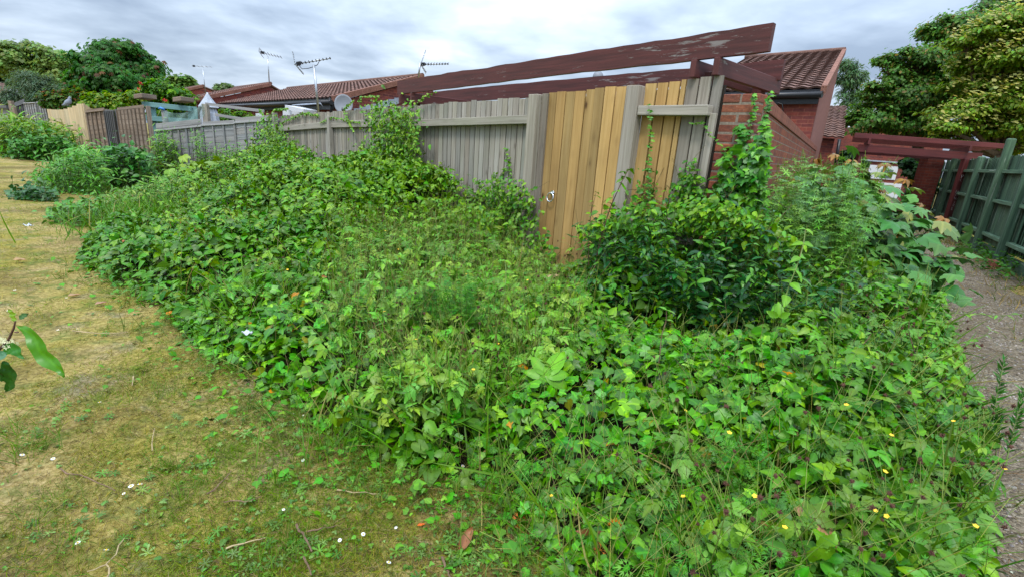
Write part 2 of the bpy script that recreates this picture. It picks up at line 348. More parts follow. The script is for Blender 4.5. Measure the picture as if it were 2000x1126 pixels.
m = MB(); fbox(m, -0.80, -0.665, 0, 1.945, 0.024, 0.115, col=(1.08, 1.06, 1.02)); m.build('post', M['grey_wood'], fence, bevel=0.006)
m = MB(); fbox(m, -0.655, -0.575, 0, 1.955, 0.018, 0.05, col=(0.72, 0.68, 0.65)); m.build('post_cladding', M['grey_wood'], fence, bevel=0.003)

gate = thing('wooden_gate', FP(0, 0), 'tan new-timber board gate with a steel ring handle, between two grey posts', 'gate')
m = MB(); boards(m, -0.578, 0.50, 0.03, lambda s: ztop(s) + 0.012, 0.122, 0.0, 0.018, over=-0.009, jag=0.008, cols=lambda s: rc(0.68, 1.14)); m.build('board_panel', M['tan_wood'], gate, weld=False)
for z in (0.35, 1.5):
    m = MB(); fbox(m, -0.54, 0.46, z, z + 0.1, -0.075, -0.032); m.build('ledge', M['tan_wood'], gate)
hs, hz = FS(1083, 377)
m = MB(); m.tube([FP(hs, hz, 0.03), FP(hs, hz, 0.038)], 0.027, 18); m.tube([FP(hs, hz, 0.036), FP(hs, hz, 0.062)], [0.013, 0.011], 12); h = m.build('ring_handle', M['steel'], gate)
m = MB(); m.tube([FP(hs + 0.046 * math.sin(a), hz - 0.046 + 0.046 * math.cos(a), 0.058 + 0.012 * (1 - math.cos(a)) / 2) for a in np.linspace(0, 2 * math.pi, 29)], 0.0065, 8, cap=False); m.build('ring', M['steel'], h)

side = thing('mixed_fence', FP(0.95, 0), 'narrow mixed fence panel of tan and grey boards between the gate and brick pier', 'fence')
m = MB(); boards(m, 0.60, 1.0, 0.05, lambda s: ztop(s) + 0.01, 0.118, 0.0, 0.018, over=-0.014, jag=0.006, cols=lambda s: rc(0.66, 1.08)); m.build('tan_boards', M['tan_wood'], side, weld=False)
m = MB(); boards(m, 1.0, 1.315, 0.05, lambda s: ztop(s) + 0.012, 0.11, 0.0, 0.018, jag=0.004, cols=lambda s: rc(0.72, 1.08)); m.build('grey_boards', M['grey_wood'], side, weld=False)
m = MB(); fbox(m, 0.475, 0.61, 0, 1.985, 0.03, 0.135, col=(0.98, 0.96, 0.95)); m.build('post', M['grey_wood'], side, bevel=0.008)
m = MB(); fbox(m, 0.615, 1.27, 1.735, 1.815, 0.03, 0.12, col=(1.15,) * 3); m.build('rail', M['grey_wood'], side, bevel=0.004)
m = MB(); fbox(m, 0.615, 1.25, 0.80, 0.88, 0.03, 0.10, col=(1.0,) * 3); m.build('rail', M['grey_wood'], side, bevel=0.004)
m = MB(); fbox(m, 1.262, 1.318, 0.2, 1.755, 0.03, 0.062, col=(1.15,) * 3); m.build('batten', M['grey_wood'], side, bevel=0.003)

# brick pier and garden wall
SP = 1.322
wall = thing('garden_wall', FP(SP + 0.1, 0), 'red brick garden wall with an ivy-clad pier at the end of the fence', 'wall')
P0 = FP(SP + 0.285, 0, 0.0)
m = MB()
zt = 1.905
row = 0; z = zt - 0.065; 
while z > -0.1:                                            # every brick of the end face, alternate courses header / stretcher
    segs = [(0.0, 0.135), (0.146, 0.285)] if row % 2 == 0 else [(0.0, 0.285)]
    if row % 4 == 3: segs = [(0.0, 0.19), (0.201, 0.285)]
    for a, b in segs:
        j = random.uniform(-0.003, 0.004); k = random.uniform(0.7, 1.2)
        m.hexa(FP(SP + a, z, -0.10), E_ * (b - a), UP * 0.064, N_ * (0.10 + j), mode='brickface', col=(k, k * random.uniform(0.85, 1.05), k * random.uniform(0.8, 1.05)))
    z -= 0.075; row += 1
def piermat():
    m_, N, L, p, o = newmat('pier_brick_face')
    n = noise(N, L, uvscale(N, L, 14, 38), 1.0, 6, 0.7); n2_ = noise(N, L, uvscale(N, L, 70, 70), 1.0, 4, 0.7)
    c = ramp(N, L, n, [(0.28, (0.085, 0.036, 0.027)), (0.5, (0.225, 0.07, 0.037)), (0.72, (0.33, 0.12, 0.065))])
    c = mixc(N, L, ramp(N, L, n2_, [(0.60, (0, 0, 0)), (0.70, (0.65,) * 3)]), c, (0.38, 0.3, 0.25))
    c = mixc(N, L, 1.0, c, attr(N), 'MULTIPLY'); L.new(c, p.inputs['Base Color']); p.inputs['Roughness'].default_value = 0.9; bump(N, L, p, n, 0.5, 0.006); return m_
M['pier'] = piermat()
M['mortar'] = plain('mortar', (0.22, 0.18, 0.14), 0.95, 0, 0.3, 60, 0.1)
m.build('pier_bricks', M['pier'], wall, weld=True, bevel=0.006)
m = MB(); fbox(m, SP + 0.004, SP + 0.281, -0.1, zt - 0.006, -0.13, -0.003, mode='brick'); m.build('mortar_core', M['mortar'], wall)
g1 = hit(1590, 300, P0, WN); WL = float((g1 - P0).dot(W_))
m = MB(); m.hexa(P0 - W_ * 0.0 + N_ * -0.1 - UP * 0.1, W_ * (WL + 0.3), UP * (zt - 0.008), -WN * 0.215, mode='brick'); m.build('wall_brickwork', M['wall_brick'], wall)
m = MB()
t = 0.0
while t < WL:                                              # brick-on-edge coping
    k = random.uniform(0.75, 1.15); w = 0.1; m.hexa(P0 + W_ * t - N_ * 0.1 + UP * (zt - 0.108 + 0.004) + WN * 0.012, W_ * 0.066, UP * 0.105, -WN * 0.239, mode='brickface', col=(k, k * 0.95, k * 0.92)); t += 0.075
m.build('coping', M['pier'], wall, bevel=0.005)

# flaking pergola over the fence
perg = thing('garden_pergola', FP(-1, 0), 'flaking dark red timber pergola with two long beams above the fence and gate', 'pergola')
aL, aR = FS(781, 173), FS(1504, 78)
m = MB(); oldbeam(m, aL[0], 1.62, 2.018, 2.205, 2.187, 2.375, -0.005, 0.045)
m.build('front_beam', M['red_paint'], perg)
m = MB(); oldbeam(m, -5.0, 1.30, 2.01, 2.20, 2.155, 2.335, -1.15, -1.105); m.build('rear_beam', M['red_paint'], perg)
for s in (1.03, 1.225, -3.62, -3.3):
    zz = 2.187 + (s - 1.6) * 0.032 if s > 0 else 2.02 + (s + 3.7) * 0.032
    m = MB(); m.hexa(FP(s, zz - 0.135, 0.07), E_ * 0.05, UP * 0.131, -N_ * 1.29); m.build('cross_beam', M['red_paint'], perg, bevel=0.004)
for s, d in ((1.1, -0.05), (1.1, -1.0), (-4.9, -1.0), (-3.42, -0.06)):
    m = MB(); fbox(m, s, s + 0.095, 0, 2.09 if s > 0 else 1.99, d - 0.095, d); m.build('post', M['red_paint'], perg, bevel=0.005)
m = MB(); fbox(m, -4.62, -4.5, 1.3, 2.22, -1.1, -1.0); m.build('post', M['red_stain'], perg, bevel=0.005)

# ================================================================== houses
def tiled(mb, el, er, rl, rr, course=0.30, tw=0.30, amp=0.028, step=0.03):
    el, er, rl, rr = [np.asarray(x, float) for x in (el, er, rl, rr)]
    Lw = np.linalg.norm(er - el); Ls = np.linalg.norm(rl - el); nc = max(2, int(round(Ls / course))); nt_ = max(2, int(round(Lw / tw)))
    n = nrm(np.cross(er - el, rl - el)); n = n if n[2] > 0 else -n
    prof = [0, 0.55, 0.95, 1.0, 0.6, 0.1]; k = len(prof); M_ = nt_ * k + 1
    def P(i, t): 
        s = i / (nt_ * k); return (el * (1 - s) + er * s) * (1 - t) + (rl * (1 - s) + rr * s) * t
    for c in range(nc):
        t0, t1 = c / nc, (c + 1) / nc
        lo = [P(i, t0) + n * (amp * prof[i % k] + step) for i in range(M_)]; hi = [P(i, t1) + n * (amp * prof[i % k]) for i in range(M_)]
        dn = [P(i, t0) + n * (amp * prof[i % k] - 0.012) for i in range(M_)]
        for tI in range(nt_):
            kk = rc(0.8, 1.2)
            for i in range(tI * k, tI * k + k):
                x0, x1 = i / k * tw, (i + 1) / k * tw; y0, y1 = c * course, (c + 1) * course
                mb.face([lo[i], lo[i + 1], hi[i + 1], hi[i]], [(x0, y0), (x1, y0), (x1, y1), (x0, y1)], kk, True)
                mb.face([dn[i], dn[i + 1], lo[i + 1], lo[i]], [(x0, y0), (x1, y0), (x1, y0 + 0.03), (x0, y0 + 0.03)], (0.35, 0.33, 0.33))
    m2 = [rl + n * 0.02, rr + n * 0.02]
    return n
def solve_len(p, d, ux):
    lo, hi_ = 0.1, 40.0
    for _ in range(60):
        mid = (lo + hi_) / 2
        if proj((p + d * mid)[None])[0][0] > ux: lo = mid
        else: hi_ = mid
    return lo
def terrace(label, eave_px, ridge_px, plane_pt, left, base_z=0.0, back=None, gutter=True, tw=0.30):
    ec = hit(*eave_px, plane_pt, WN); rc_ = hit(*ridge_px, plane_pt, WN)
    h = thing('brick_house', [ec[0], ec[1], base_z], label, 'house')
    L_ = -E_ * left
    run = rc_ - ec; run2 = nrm([run[0], run[1], 0]); deep = float(np.linalg.norm(run[:2]))
    bk = hit(*back, plane_pt, WN) if back else rc_ - UP * 0.35 + run2 * 0.6
    m = MB(); ecl, rcl = ec - UP * 0.14, rc_ - UP * 0.14
    poly = [[ec[0], ec[1], base_z], [bk[0], bk[1], base_z], bk - UP * 0.14, rcl, ecl]
    m.prism(poly, -E_ * 0.22 , udir=np.array(run2)); gw = m.build('gable_wall', M['gable'] if gutter == 'plain' else M['house_brick'], h)
    m = MB(); m.hexa([ec[0], ec[1], base_z] - np.array(run2) * 0.012, L_, UP * (ec[2] - base_z - 0.12), np.array(run2) * 0.22, mode='brick'); m.build('front_wall', M['house_brick'], h)
    ov = -np.array(run2) * 0.16 - UP * 0.16 * (rc_[2] - ec[2]) / max(deep, 0.1)
    m = MB(); e2 = ec + ov + WN * 0.05; tiled(m, e2 + L_, e2, rc_ + L_ + WN * 0.05, rc_ + WN * 0.05, tw=tw); rf = m.build('roof', M['tile'], h, weld=False)
    m = MB(); m.prism([ec + ov + L_ - UP * .02, ec + ov - UP * .02, rc_ - UP * .02, rc_ + L_ - UP * .02], -UP * 0.1); m.build('roof_deck', M['black'], rf)
    m = MB(); dn = (bk - rc_); m.prism([rc_ + UP * 0.01, rc_ + L_ + UP * 0.01, bk + L_ + UP * 0.01, bk + UP * 0.01], -UP * 0.06); m.build('rear_slope', M['tile'], rf)
    m = MB(); m.tube([rc_ + WN * 0.07 + UP * 0.02, rc_ + L_ + UP * 0.02], 0.075, 10, col=(0.9,) * 3); m.build('ridge_tiles', M['tile'], rf)
    m = MB(); vd = rc_ - (ec + ov); m.hexa(ec + ov + WN * 0.0 - UP * 0.10, vd, UP * 0.15, WN * 0.10, mode='brick', col=(1.25, 1.05, 0.95)); m.build('verge', M['tile'], rf)
    if gutter:
        m = MB(); gp = ec + ov * 1.25 - UP * 0.11
        m.tube([gp + WN * 0.05, gp + L_], 0.065, 10); m.hexa(ec + ov * 0.8 - UP * 0.30, L_, UP * 0.16, np.array(run2) * 0.03); m.build('gutter', M['black'], h)
    return h, ec, rc_, L_, run2
hR, ecR, rcR, LR, r2 = terrace('single-storey red brick house with pantile roof behind the right end of the pergola', (1605, 170), (1645, 99), P0, 2.9, gutter='plain', tw=0.27)
m = MB(); c0 = hit(1512, 203, ecR - np.array(r2) * 0.02, -np.array(r2)); 
c1 = hit(1528, 204, ecR - np.array(r2) * 0.02, -np.array(r2)); c2 = hit(1530, 222, ecR - np.array(r2) * 0.02, -np.array(r2)); m.tube([c0, c0 * 0.5 + c1 * 0.5 + UP * 0.02, c1, c2], 0.012, 6); m.build('cable', M['black'], hR)
Cpt = atY(655, 189, 14.0)
hC, ecC, rcC, LC0, _ = terrace('brown-tiled brick terrace house with satellite dish, behind the fence under the tall aerial', (657, 189), (822, 149), Cpt, 0.1)
# measure how far its roof runs before it meets the next gable, then build that gable there
for o in [hC] + list(hC.children_recursive): bpy.data.objects.remove(o)
lenC = solve_len(rcC, -E_, 562)
hC, ecC, rcC, LC, rC2 = terrace('brown-tiled brick terrace house with a satellite dish, behind the middle of the fence', (657, 189), (822, 149), Cpt, lenC, tw=0.26)
Dpt = rcC + LC
hD, ecD, rcD, LD, _ = terrace('far brick gable with stepped lead flashing, left of the brown-tiled terrace roof', (383, 193), (527, 164), Dpt, 6.0, back=(566, 187), gutter=False)
hE, ecE, rcE, LE, _ = terrace('farthest small brick gable just right of the green treetops', (363, 175), (396, 168), atY(363, 175, 34), 6.0, back=(430, 181), gutter=False)
def flash(px, plane, par, drop=7, steps=9, off=0.03):
    (u0, v0), (u1, v1) = px; m = MB(); pts = []
    for i in range(steps):
        a, b = i / steps, (i + 1) / steps
        u, v = u0 + (u1 - u0) * a, v0 + (v1 - v0) * a; u2, v2 = u0 + (u1 - u0) * b, v0 + (v1 - v0) * b
        q = [hit(x, y, plane, WN) + WN * off for x, y in ((u, v + drop), (u2, v2 + drop), (u2, v - 2), (u, v - 2))]
        m.face(q, [(0, 0), (1, 0), (1, 1), (0, 1)]); 
    o = m.build('lead_flashing', M['lead'], par); md = o.modifiers.new('th', 'SOLIDIFY'); md.thickness = 0.02; return o
flash(((418, 207), (534, 185)), Dpt, hD, 7, 10)
flash(((690, 214), (792, 187)), Cpt, hC, 12, 9)
# window, canopy and pipe work on the brown-tiled house
fp = ecC - np.array(rC2) * 0.05; fn = -np.array(rC2)
def quadbox(px, plane, n, th, mat, name, par):
    m = MB(); q = [hit(u, v, plane, n) for u, v in px]; m.prism(q, n * th); return m.build(name, mat, par)
quadbox([(588, 209), (624, 217), (624, 224), (588, 217)], fp, fn, 0.5, M['white'], 'door_canopy', hC)
quadbox([(556, 216), (590, 213), (590, 240), (556, 240)], fp, fn, 0.06, M['white'], 'window_frame', hC)
quadbox([(503, 222), (515, 221), (515, 236), (503, 236)], fp, fn, 0.06, M['white'], 'window_frame', hC)
m = MB(); m.tube([hit(649, 192, fp, fn) + fn * 0.06, hit(652, 232, fp, fn) + fn * 0.06], 0.045, 8); m.build('downpipe', M['black'], hC)
m = MB(); m.tube([hit(577, 207, fp, fn) + fn * 0.1, hit(588, 206, fp, fn) + fn * 0.12, hit(632, 203, fp, fn) + fn * 0.1, hit(634, 209, fp, fn) + fn * 0.05], 0.018, 6); m.build('pipe', M['lead'], hC)
m = MB(); m.tube([hit(566, 210, fp, fn) + fn * .0, hit(574, 206, fp, fn) + fn * 0.25], [0.03, 0.05], 8); m.build('wall_lamp', M['black'], hC)
# satellite dish
dc = atY(671, 204, 13.3); dish = thing('satellite_dish', dc, 'round grey satellite dish on the brick wall behind the fence', 'satellite dish')
m = MB(); dn = nrm([0.25, -1.0, 0.18]); du = nrm(np.cross(dn, UP)); dv = np.cross(du, dn); r0 = 0.235
rings = []
for i in range(7):
    q = i / 6; rings.append([dc - dn * 0.055 * (1 - q * q) + du * math.cos(a) * r0 * q * 0.97 + dv * math.sin(a) * r0 * q * 1.06 for a in np.linspace(0, 2 * math.pi, 29)[:-1]])
for i in range(6):
    for k in range(28):
        k2 = (k + 1) % 28; m.face([rings[i][k], rings[i + 1][k], rings[i + 1][k2], rings[i][k2]], [(0, 0)] * 4, smooth=True)
o = m.build('reflector', M['dish'], dish); md = o.modifiers.new('th', 'SOLIDIFY'); md.thickness = 0.012
m = MB(); m.tube([dc - dv * 0.24 + dn * .0, dc - dv * 0.20 + dn * 0.24], 0.012, 6); m.tube([dc - dv * 0.20 + dn * 0.22, dc - dv * 0.17 + dn * 0.29], 0.03, 8); m.build('feed_arm', M['black'], dish)
m = MB(); m.tube([dc - dn * 0.06, dc - dn * 0.35 - UP * 0.05], 0.02, 6); m.build('bracket', M['black'], dish)
# second small dish rim seen between the pergola beams
d2 = hit(1168, 150, ecC * 0 + atY(1168, 150, 9.0), np.array([0, 1.0, 0])); dd = thing('satellite_dish', d2, 'top of a dark satellite dish peeping between the two pergola beams', 'satellite dish')
m = MB(); rings = []
for i in range(4):
    q = i / 3; rings.append([d2 + np.array([math.cos(a) * 0.09 * q, -0.05 * (1 - q * q), math.sin(a) * 0.09 * q]) for a in np.linspace(0, 2 * math.pi, 21)[:-1]])
for i in range(3):
    for k in range(20): m.face([rings[i][k], rings[i + 1][k], rings[i + 1][(k + 1) % 20], rings[i][(k + 1) % 20]], [(0, 0)] * 4, smooth=True)
o = m.build('reflector', M['dish'], dd); o.modifiers.new('th', 'SOLIDIFY').thickness = 0.01
m = MB(); m.tube([d2 + (0, 0.02, 0), d2 + (0, 0.02, -1.2)], 0.018, 6); m.build('mast', M['metal'], dd)

# roof aerials
def aerial(label, base, top, ba, bb, Y, nel=9, rad_=0.018, refl=None, elen=0.2, loop=False):
    b, t, p, q = atY(*base, Y), atY(*top, Y), atY(*ba, Y), atY(*bb, Y)
    a = thing('tv_aerial', b, label, 'aerial', 'television aerials on the house roofs')
    m = MB(); m.tube([b, t], rad_, 8); m.build('mast', M['metal'], a)
    m = MB(); m.tube([p, q], rad_ * 0.55, 6)
    m.build('boom', M['metal'], a)
    m = MB(); d = nrm(q - p); sdir = nrm(np.cross(d, UP)); sdir = nrm(sdir * 0.9 + np.array([0.25, 0, 0.1]))
    for i in range(nel):
        c = p + (q - p) * (0.12 + 0.88 * i / (nel - 1)); l = elen * (1.0 - 0.35 * i / nel); m.tube([c - sdir * l, c + sdir * l], rad_ * 0.33, 5)
        for k in (-1, 1): m.tube([c + UP * 0.02 - d * 0.02, c - UP * 0.025 + d * 0.01], rad_ * 0.5, 5)
    m.build('elements', M['black'] if nel > 6 else M['metal'], a)
    if refl:
        m = MB(); r = [atY(u, v, Y) for u, v in refl]; m.tube(r, rad_ * 0.6, 6)
        for i in range(len(r) - 1):
            for k in range(6):
                c = r[i] + (r[i + 1] - r[i]) * k / 5; m.tube([c - sdir * elen * 0.9, c + sdir * elen * 0.9], rad_ * 0.3, 5)
        m.build('reflector', M['metal'], a)
    m = MB(); c = p + (q - p) * 0.12; m.hexa(c - d * 0.06 - UP * 0.04 - sdir * 0.04, d * 0.12, UP * 0.08, sdir * 0.08); m.build('junction_box', M['black'], a)
    if loop:
        m = MB(); m.tube([atY(u, v, Y) for u, v in ((584, 128), (590, 135), (602, 134), (612, 131), (620, 127), (624, 119))], rad_ * 0.3, 5); m.build('cable', M['black'], a)
    return a
aerial('tall tv aerial with V-shaped reflector, in front of the brown-tiled roof', (622, 222), (613, 127), (575, 126), (645, 114), 13.4, 10, 0.03, [(572, 103), (577, 126), (592, 144)], 0.12, True)
aerial('tv aerial on the ridge of the far brick gable', (526, 164), (523, 110), (508, 102), (549, 112), 20.0, 7, 0.02, [(509, 97), (508, 104), (513, 111)], 0.3)
aerial('thin flat tv aerial above the grey folded parasol, leftmost of the four aerials', (402, 186), (396, 134), (374, 129), (412, 131), 28.0, 5, 0.018, None, 0.25)
aerial('tv aerial with short mast at the left end of the pergola', (817, 152), (821, 122), (819, 126), (875, 125), 15.5, 10, 0.026, [(831, 100), (822, 126), (832, 142)], 0.16)

# farther roof right of the near house, and its downpipe
fr = thing('brick_house', atY(1630, 300, 20), 'farther house with dark pantile roof seen past the gable end', 'house')
m = MB(); Y = 17.0; a_, b_, c_, d_ = [atY(u, v, y) for u, v, y in ((1618, 268, 17), (1648, 270, 17), (1632, 212, 21), (1654, 208, 21))]
tiled(m, a_ - (1.5, 0, 0), b_, c_ - (1.5, 0, 0), d_, tw=0.24, course=0.26); m.build('roof', M['tile'], fr, weld=False)
m = MB(); m.hexa([a_[0] - 1.5, a_[1] + 0.3, 0], [b_[0] - a_[0] + 1.4, 0, 0], UP * (a_[2] - 0.02), [0, 4.0, 0], mode='brick'); m.build('wall', M['house_brick'], fr)
m = MB(); m.tube([atY(1640, 272, 16.9), atY(1630, 330, 16.9)], 0.05, 8); m.build('downpipe', M['black'], fr)
lf = thing('bungalow', atY(4, 215, 40), 'far house with brown tiled roof at the left edge behind the shrubs', 'house')
m = MB(); a_, b_ = atY(-60, 187, 38), atY(17, 183, 38); c_, d_ = atY(-60, 162, 42), atY(9, 163, 42); tiled(m, a_, b_, c_, d_, tw=0.5, course=0.5); m.build('roof', M['tile'], lf, weld=False)
m = MB(); m.hexa([a_[0], a_[1] + 0.3, 0], [b_[0] - a_[0] - 0.5, 0, 0], UP * (a_[2] - 0.05), [0, 3, 0], mode='brick'); m.build('wall', M['house_brick'], lf)
lg = thing('garden_shed', atY(8, 230, 24), 'small pale shed with a flat brown roof at the left edge', 'shed')
m = MB(); a_ = atY(-40, 238, 24); b_ = atY(20, 236, 24); t_ = atY(20, 213, 24); m.hexa([a_[0], 24, 0], [b_[0] - a_[0], 0, 0], UP * t_[2], [0, 2, 0]); m.build('wall', M['lap_wood'], lg)
m = MB(); m.hexa([a_[0] - .1, 23.85, t_[2] + 0.003], [b_[0] - a_[0] + 0.2, 0, 0], UP * 0.14, [0, 2.3, 0]); m.build('roof', M['dark_wood'], lg)
# house seen through the walkway
hw = thing('brick_house', atY(1740, 400, 26), 'distant red brick house with white door and window, seen beneath the timber walkway', 'house')
x0, x1 = atY(1640, 330, 26)[0], atY(1830, 330, 26)[0]
m = MB(); m.hexa([x0, 26, 0], [x1 - x0, 0, 0], UP * 3.4, [0, 3, 0], mode='brick', col=(0.9, 0.9, 0.9)); m.build('wall', M['house_brick'], hw)
def wbox(px, Y, th, mat, name, par):
    a, b = atY(*px[0], Y), atY(*px[1], Y); m = MB(); m.hexa([a[0], Y, b[2]], [b[0] - a[0], 0, 0], UP * (a[2] - b[2]), [0, th, 0]); return m.build(name, mat, par)
wf = wbox(((1700, 322), (1748, 352)), 25.94, 0.1, M['white'], 'window', hw); wbox(((1722, 331), (1741, 349)), 25.92, 0.02, M['glass'], 'pane', wf)
wbox(((1690, 312), (1755, 319)), 25.9, 0.1, M['lead'], 'lintel', hw)
wbox(((1697, 355), (1745, 420)), 25.93, 0.1, M['white'], 'door', hw)

# ================================================================== timber walkway canopy on the right
YC = 12.4
can = thing('timber_walkway', atY(1790, 420, YC), 'dark red slatted timber walkway canopy crossing the path beside the green fence', 'pergola')
fl, frt = atY(1690, 262, YC), atY(1985, 276, YC + 0.2); xd = nrm([frt[0] - fl[0], frt[1] - fl[1], 0]); slen = float(np.linalg.norm((frt - fl)[:2]))
zs = 2.13
for k in range(11):
    p = np.array([fl[0], fl[1], zs]) + W_ * (0.24 * k) - xd * 0.25; m = MB(); l = slen * (1.0 if k < 2 else 0.94) * random.uniform(0.97, 1.0); kk = rc(0.85, 1.15)
    m.hexa(p, xd * (l + 0.25), UP * 0.11, W_ * 0.045, col=kk); m.build('slat', M['red_stain'], can, bevel=0.003)
for t in (0.03, 0.70):
    p = np.array([fl[0], fl[1], zs - 0.135]) + xd * (slen * t) - W_ * 0.12; m = MB(); m.hexa(p, W_ * 2.7, UP * 0.132, xd * 0.06); m.build('joist', M['red_stain'], can, bevel=0.003)
for k in (0.10, 2.2):
    p = np.array([fl[0], fl[1], zs - 0.31]) + W_ * k - xd * 0.1; m = MB(); m.hexa(p, xd * (slen * 0.84), UP * 0.17, W_ * 0.05); m.build('beam', M['red_stain'], can, bevel=0.003)
def canpost(u, v, Y, w, h, col=(1, 1, 1)):
    p = atY(u, v, Y); m = MB(); m.hexa([p[0] - w / 2, Y, 0], [w, 0, 0], UP * h, [0, w, 0], col=col); return m.build('post', M['red_stain'], can, bevel=0.004), p
canpost(1676, 330, 12.55, 0.11, 1.83); canpost(1826, 340, 14.6, 0.11, 1.86)
post, pp = canpost(1873, 365, 12.55, 0.115, 1.83, (0.8, 0.8, 0.8))
def text(ch, p, size, name, par, mat, spin=0.0):
    cu = bpy.data.curves.new('t', 'FONT'); cu.body = ch; cu.size = size; cu.align_x = 'CENTER'; cu.align_y = 'CENTER'; cu.extrude = 0.0015; cu.offset = -0.004
    o = bpy.data.objects.new('t', cu); COL.objects.link(o); bpy.context.view_layer.update()
    me = bpy.data.meshes.new_from_object(o.evaluated_get(bpy.context.evaluated_depsgraph_get())); bpy.data.objects.remove(o)
    Mx = Matrix.Translation(Vector([float(x) for x in (p - wloc(par))])) @ Matrix.Rotation(rad(90), 4, 'X') @ Matrix.Rotation(spin, 4, 'Z'); me.transform(Mx); me.name = name
    ca = me.color_attributes.new('Col', 'FLOAT_COLOR', 'CORNER'); ca.data.foreach_set('color', np.ones(len(me.loops) * 4, 'f')); me.materials.clear(); me.materials.append(mat)
    return link(name, me, par)
for ch, (u, v), sz in (('P', (1873.5, 345), 0.13), ('C', (1872, 352), 0.10), ('H', (1866, 375), 0.11), ('O', (1865.5, 381), 0.11), ('W', (1863.5, 388), 0.10), ('I', (1862, 395), 0.10), ('R', (1860, 401), 0.10), ('E', (1858, 408), 0.11)):
    q = atY(u, v, 12.546); q[0] = pp[0] + random.uniform(-0.012, 0.012); text(ch, q, sz, 'chalk_letter', post, M['chalk'], random.uniform(-0.25, 0.25))
m = MB(); p = atY(1815, 360, 13.9); m.hexa([p[0] - 0.22, 13.9, 0], [0.44, 0, 0], UP * 1.82, [0, 0.3, 0], mode='brick', col=(0.45, 0.32, 0.35)); tag(m.build('brick_pier', M['wall_brick']), 'dark red brick pier under the far end of the walkway canopy', 'pier')

# ================================================================== green fence on the right
GB = atz(1955, 520); gf = thing('green_fence', GB, 'green stained timber fence with stout posts along the right of the path', 'fence')
GN = -WN
def GS(u, v, off=0.0):
    p = hit(u, v, GB + GN * off, GN); return float((p - GB).dot(W_)), float(p[2])
def GP(s, z, off=0.0): return GB + W_ * s + GN * off + UP * z
ps = []
for (u0, v0), (u1, v1), w in (((2060, 235), (1957, 518), 0.13), ((1989, 270), (1913, 487), 0.13), ((1927, 306), (1884, 436), 0.13), ((1846, 312), (1838, 420), 0.13)):
    s, z = GS(u1, v1); s2, zt_ = GS(u0 + 3, v0); ps.append(s); m = MB()
    zt_ = min(max(zt_, 1.75), 2.3); m.hexa(GP(s - w / 2, -0.1, 0.0), W_ * w, UP * (zt_ + 0.1), GN * w, col=rc(0.9, 1.2)); m.build('post', M['green_stain'], gf, bevel=0.022)
ps = sorted(ps); ps = [-4.4, -2.2] + ps + [ps[-1] + 2.2, ps[-1] + 4.4, ps[-1] + 6.6]
for s in ps[:2] + ps[-3:]:
    m = MB(); m.hexa(GP(s, -0.1, 0.0), W_ * 0.13, UP * 2.2, GN * 0.13); m.build('post', M['green_stain'], gf, bevel=0.02)
bays = list(zip(ps[:-1], ps[1:]))
for i, (a, b) in enumerate(bays):
    m = MB(); gap = (i % 2 == 1); s = a if gap else a - 0.12
    while s < (b if gap else b + 0.05):
        if gap: m.hexa(GP(s, 0.22, -0.085), W_ * 0.055, UP * random.uniform(1.60, 1.66), GN * 0.01, col=rc(0.5, 1.2)); s += 0.125
        else: m.hexa(GP(s, 0.22, -0.05), W_ * 0.135, UP * random.uniform(1.56, 1.63), GN * 0.018 + W_ * 0.004, col=rc(0.8, 1.25)); s += 0.14
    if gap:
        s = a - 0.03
        while s < b + 0.1: m.hexa(GP(s, 0.22, -0.11), W_ * 0.128, UP * 1.58, GN * 0.016, col=rc(0.08, 0.2)); s += 0.125  # rear boards darkened so their colour carries the shade of the gaps
    m.build('board_panel', M['green_stain'], gf, weld=False)
    for z in (0.36, 0.98, 1.52):
        m = MB(); m.hexa(GP(a, z, -0.03), W_ * (b - a), UP * 0.06, GN * 0.09, col=(1.5, 1.45, 1.45)); m.build('rail', M['green_stain'], gf, bevel=0.004)
m = MB(); m.hexa(GP(ps[0], 0.0, -0.03), W_ * (ps[-1] - ps[0]), UP * 0.21, GN * 0.03, col=(0.8, 0.8, 0.8)); m.build('gravel_board', M['green_stain'], gf)
p = GP(GS(1990, 500)[0], 0, 0.16); m = MB(); m.hexa(p - UP * 0.02, W_ * 0.3, UP * 0.16, GN * 0.12, mode='brickface'); tag(m.build('brick', M['pier'], bevel=0.008), 'loose red brick lying at the foot of the green fence', 'brick')

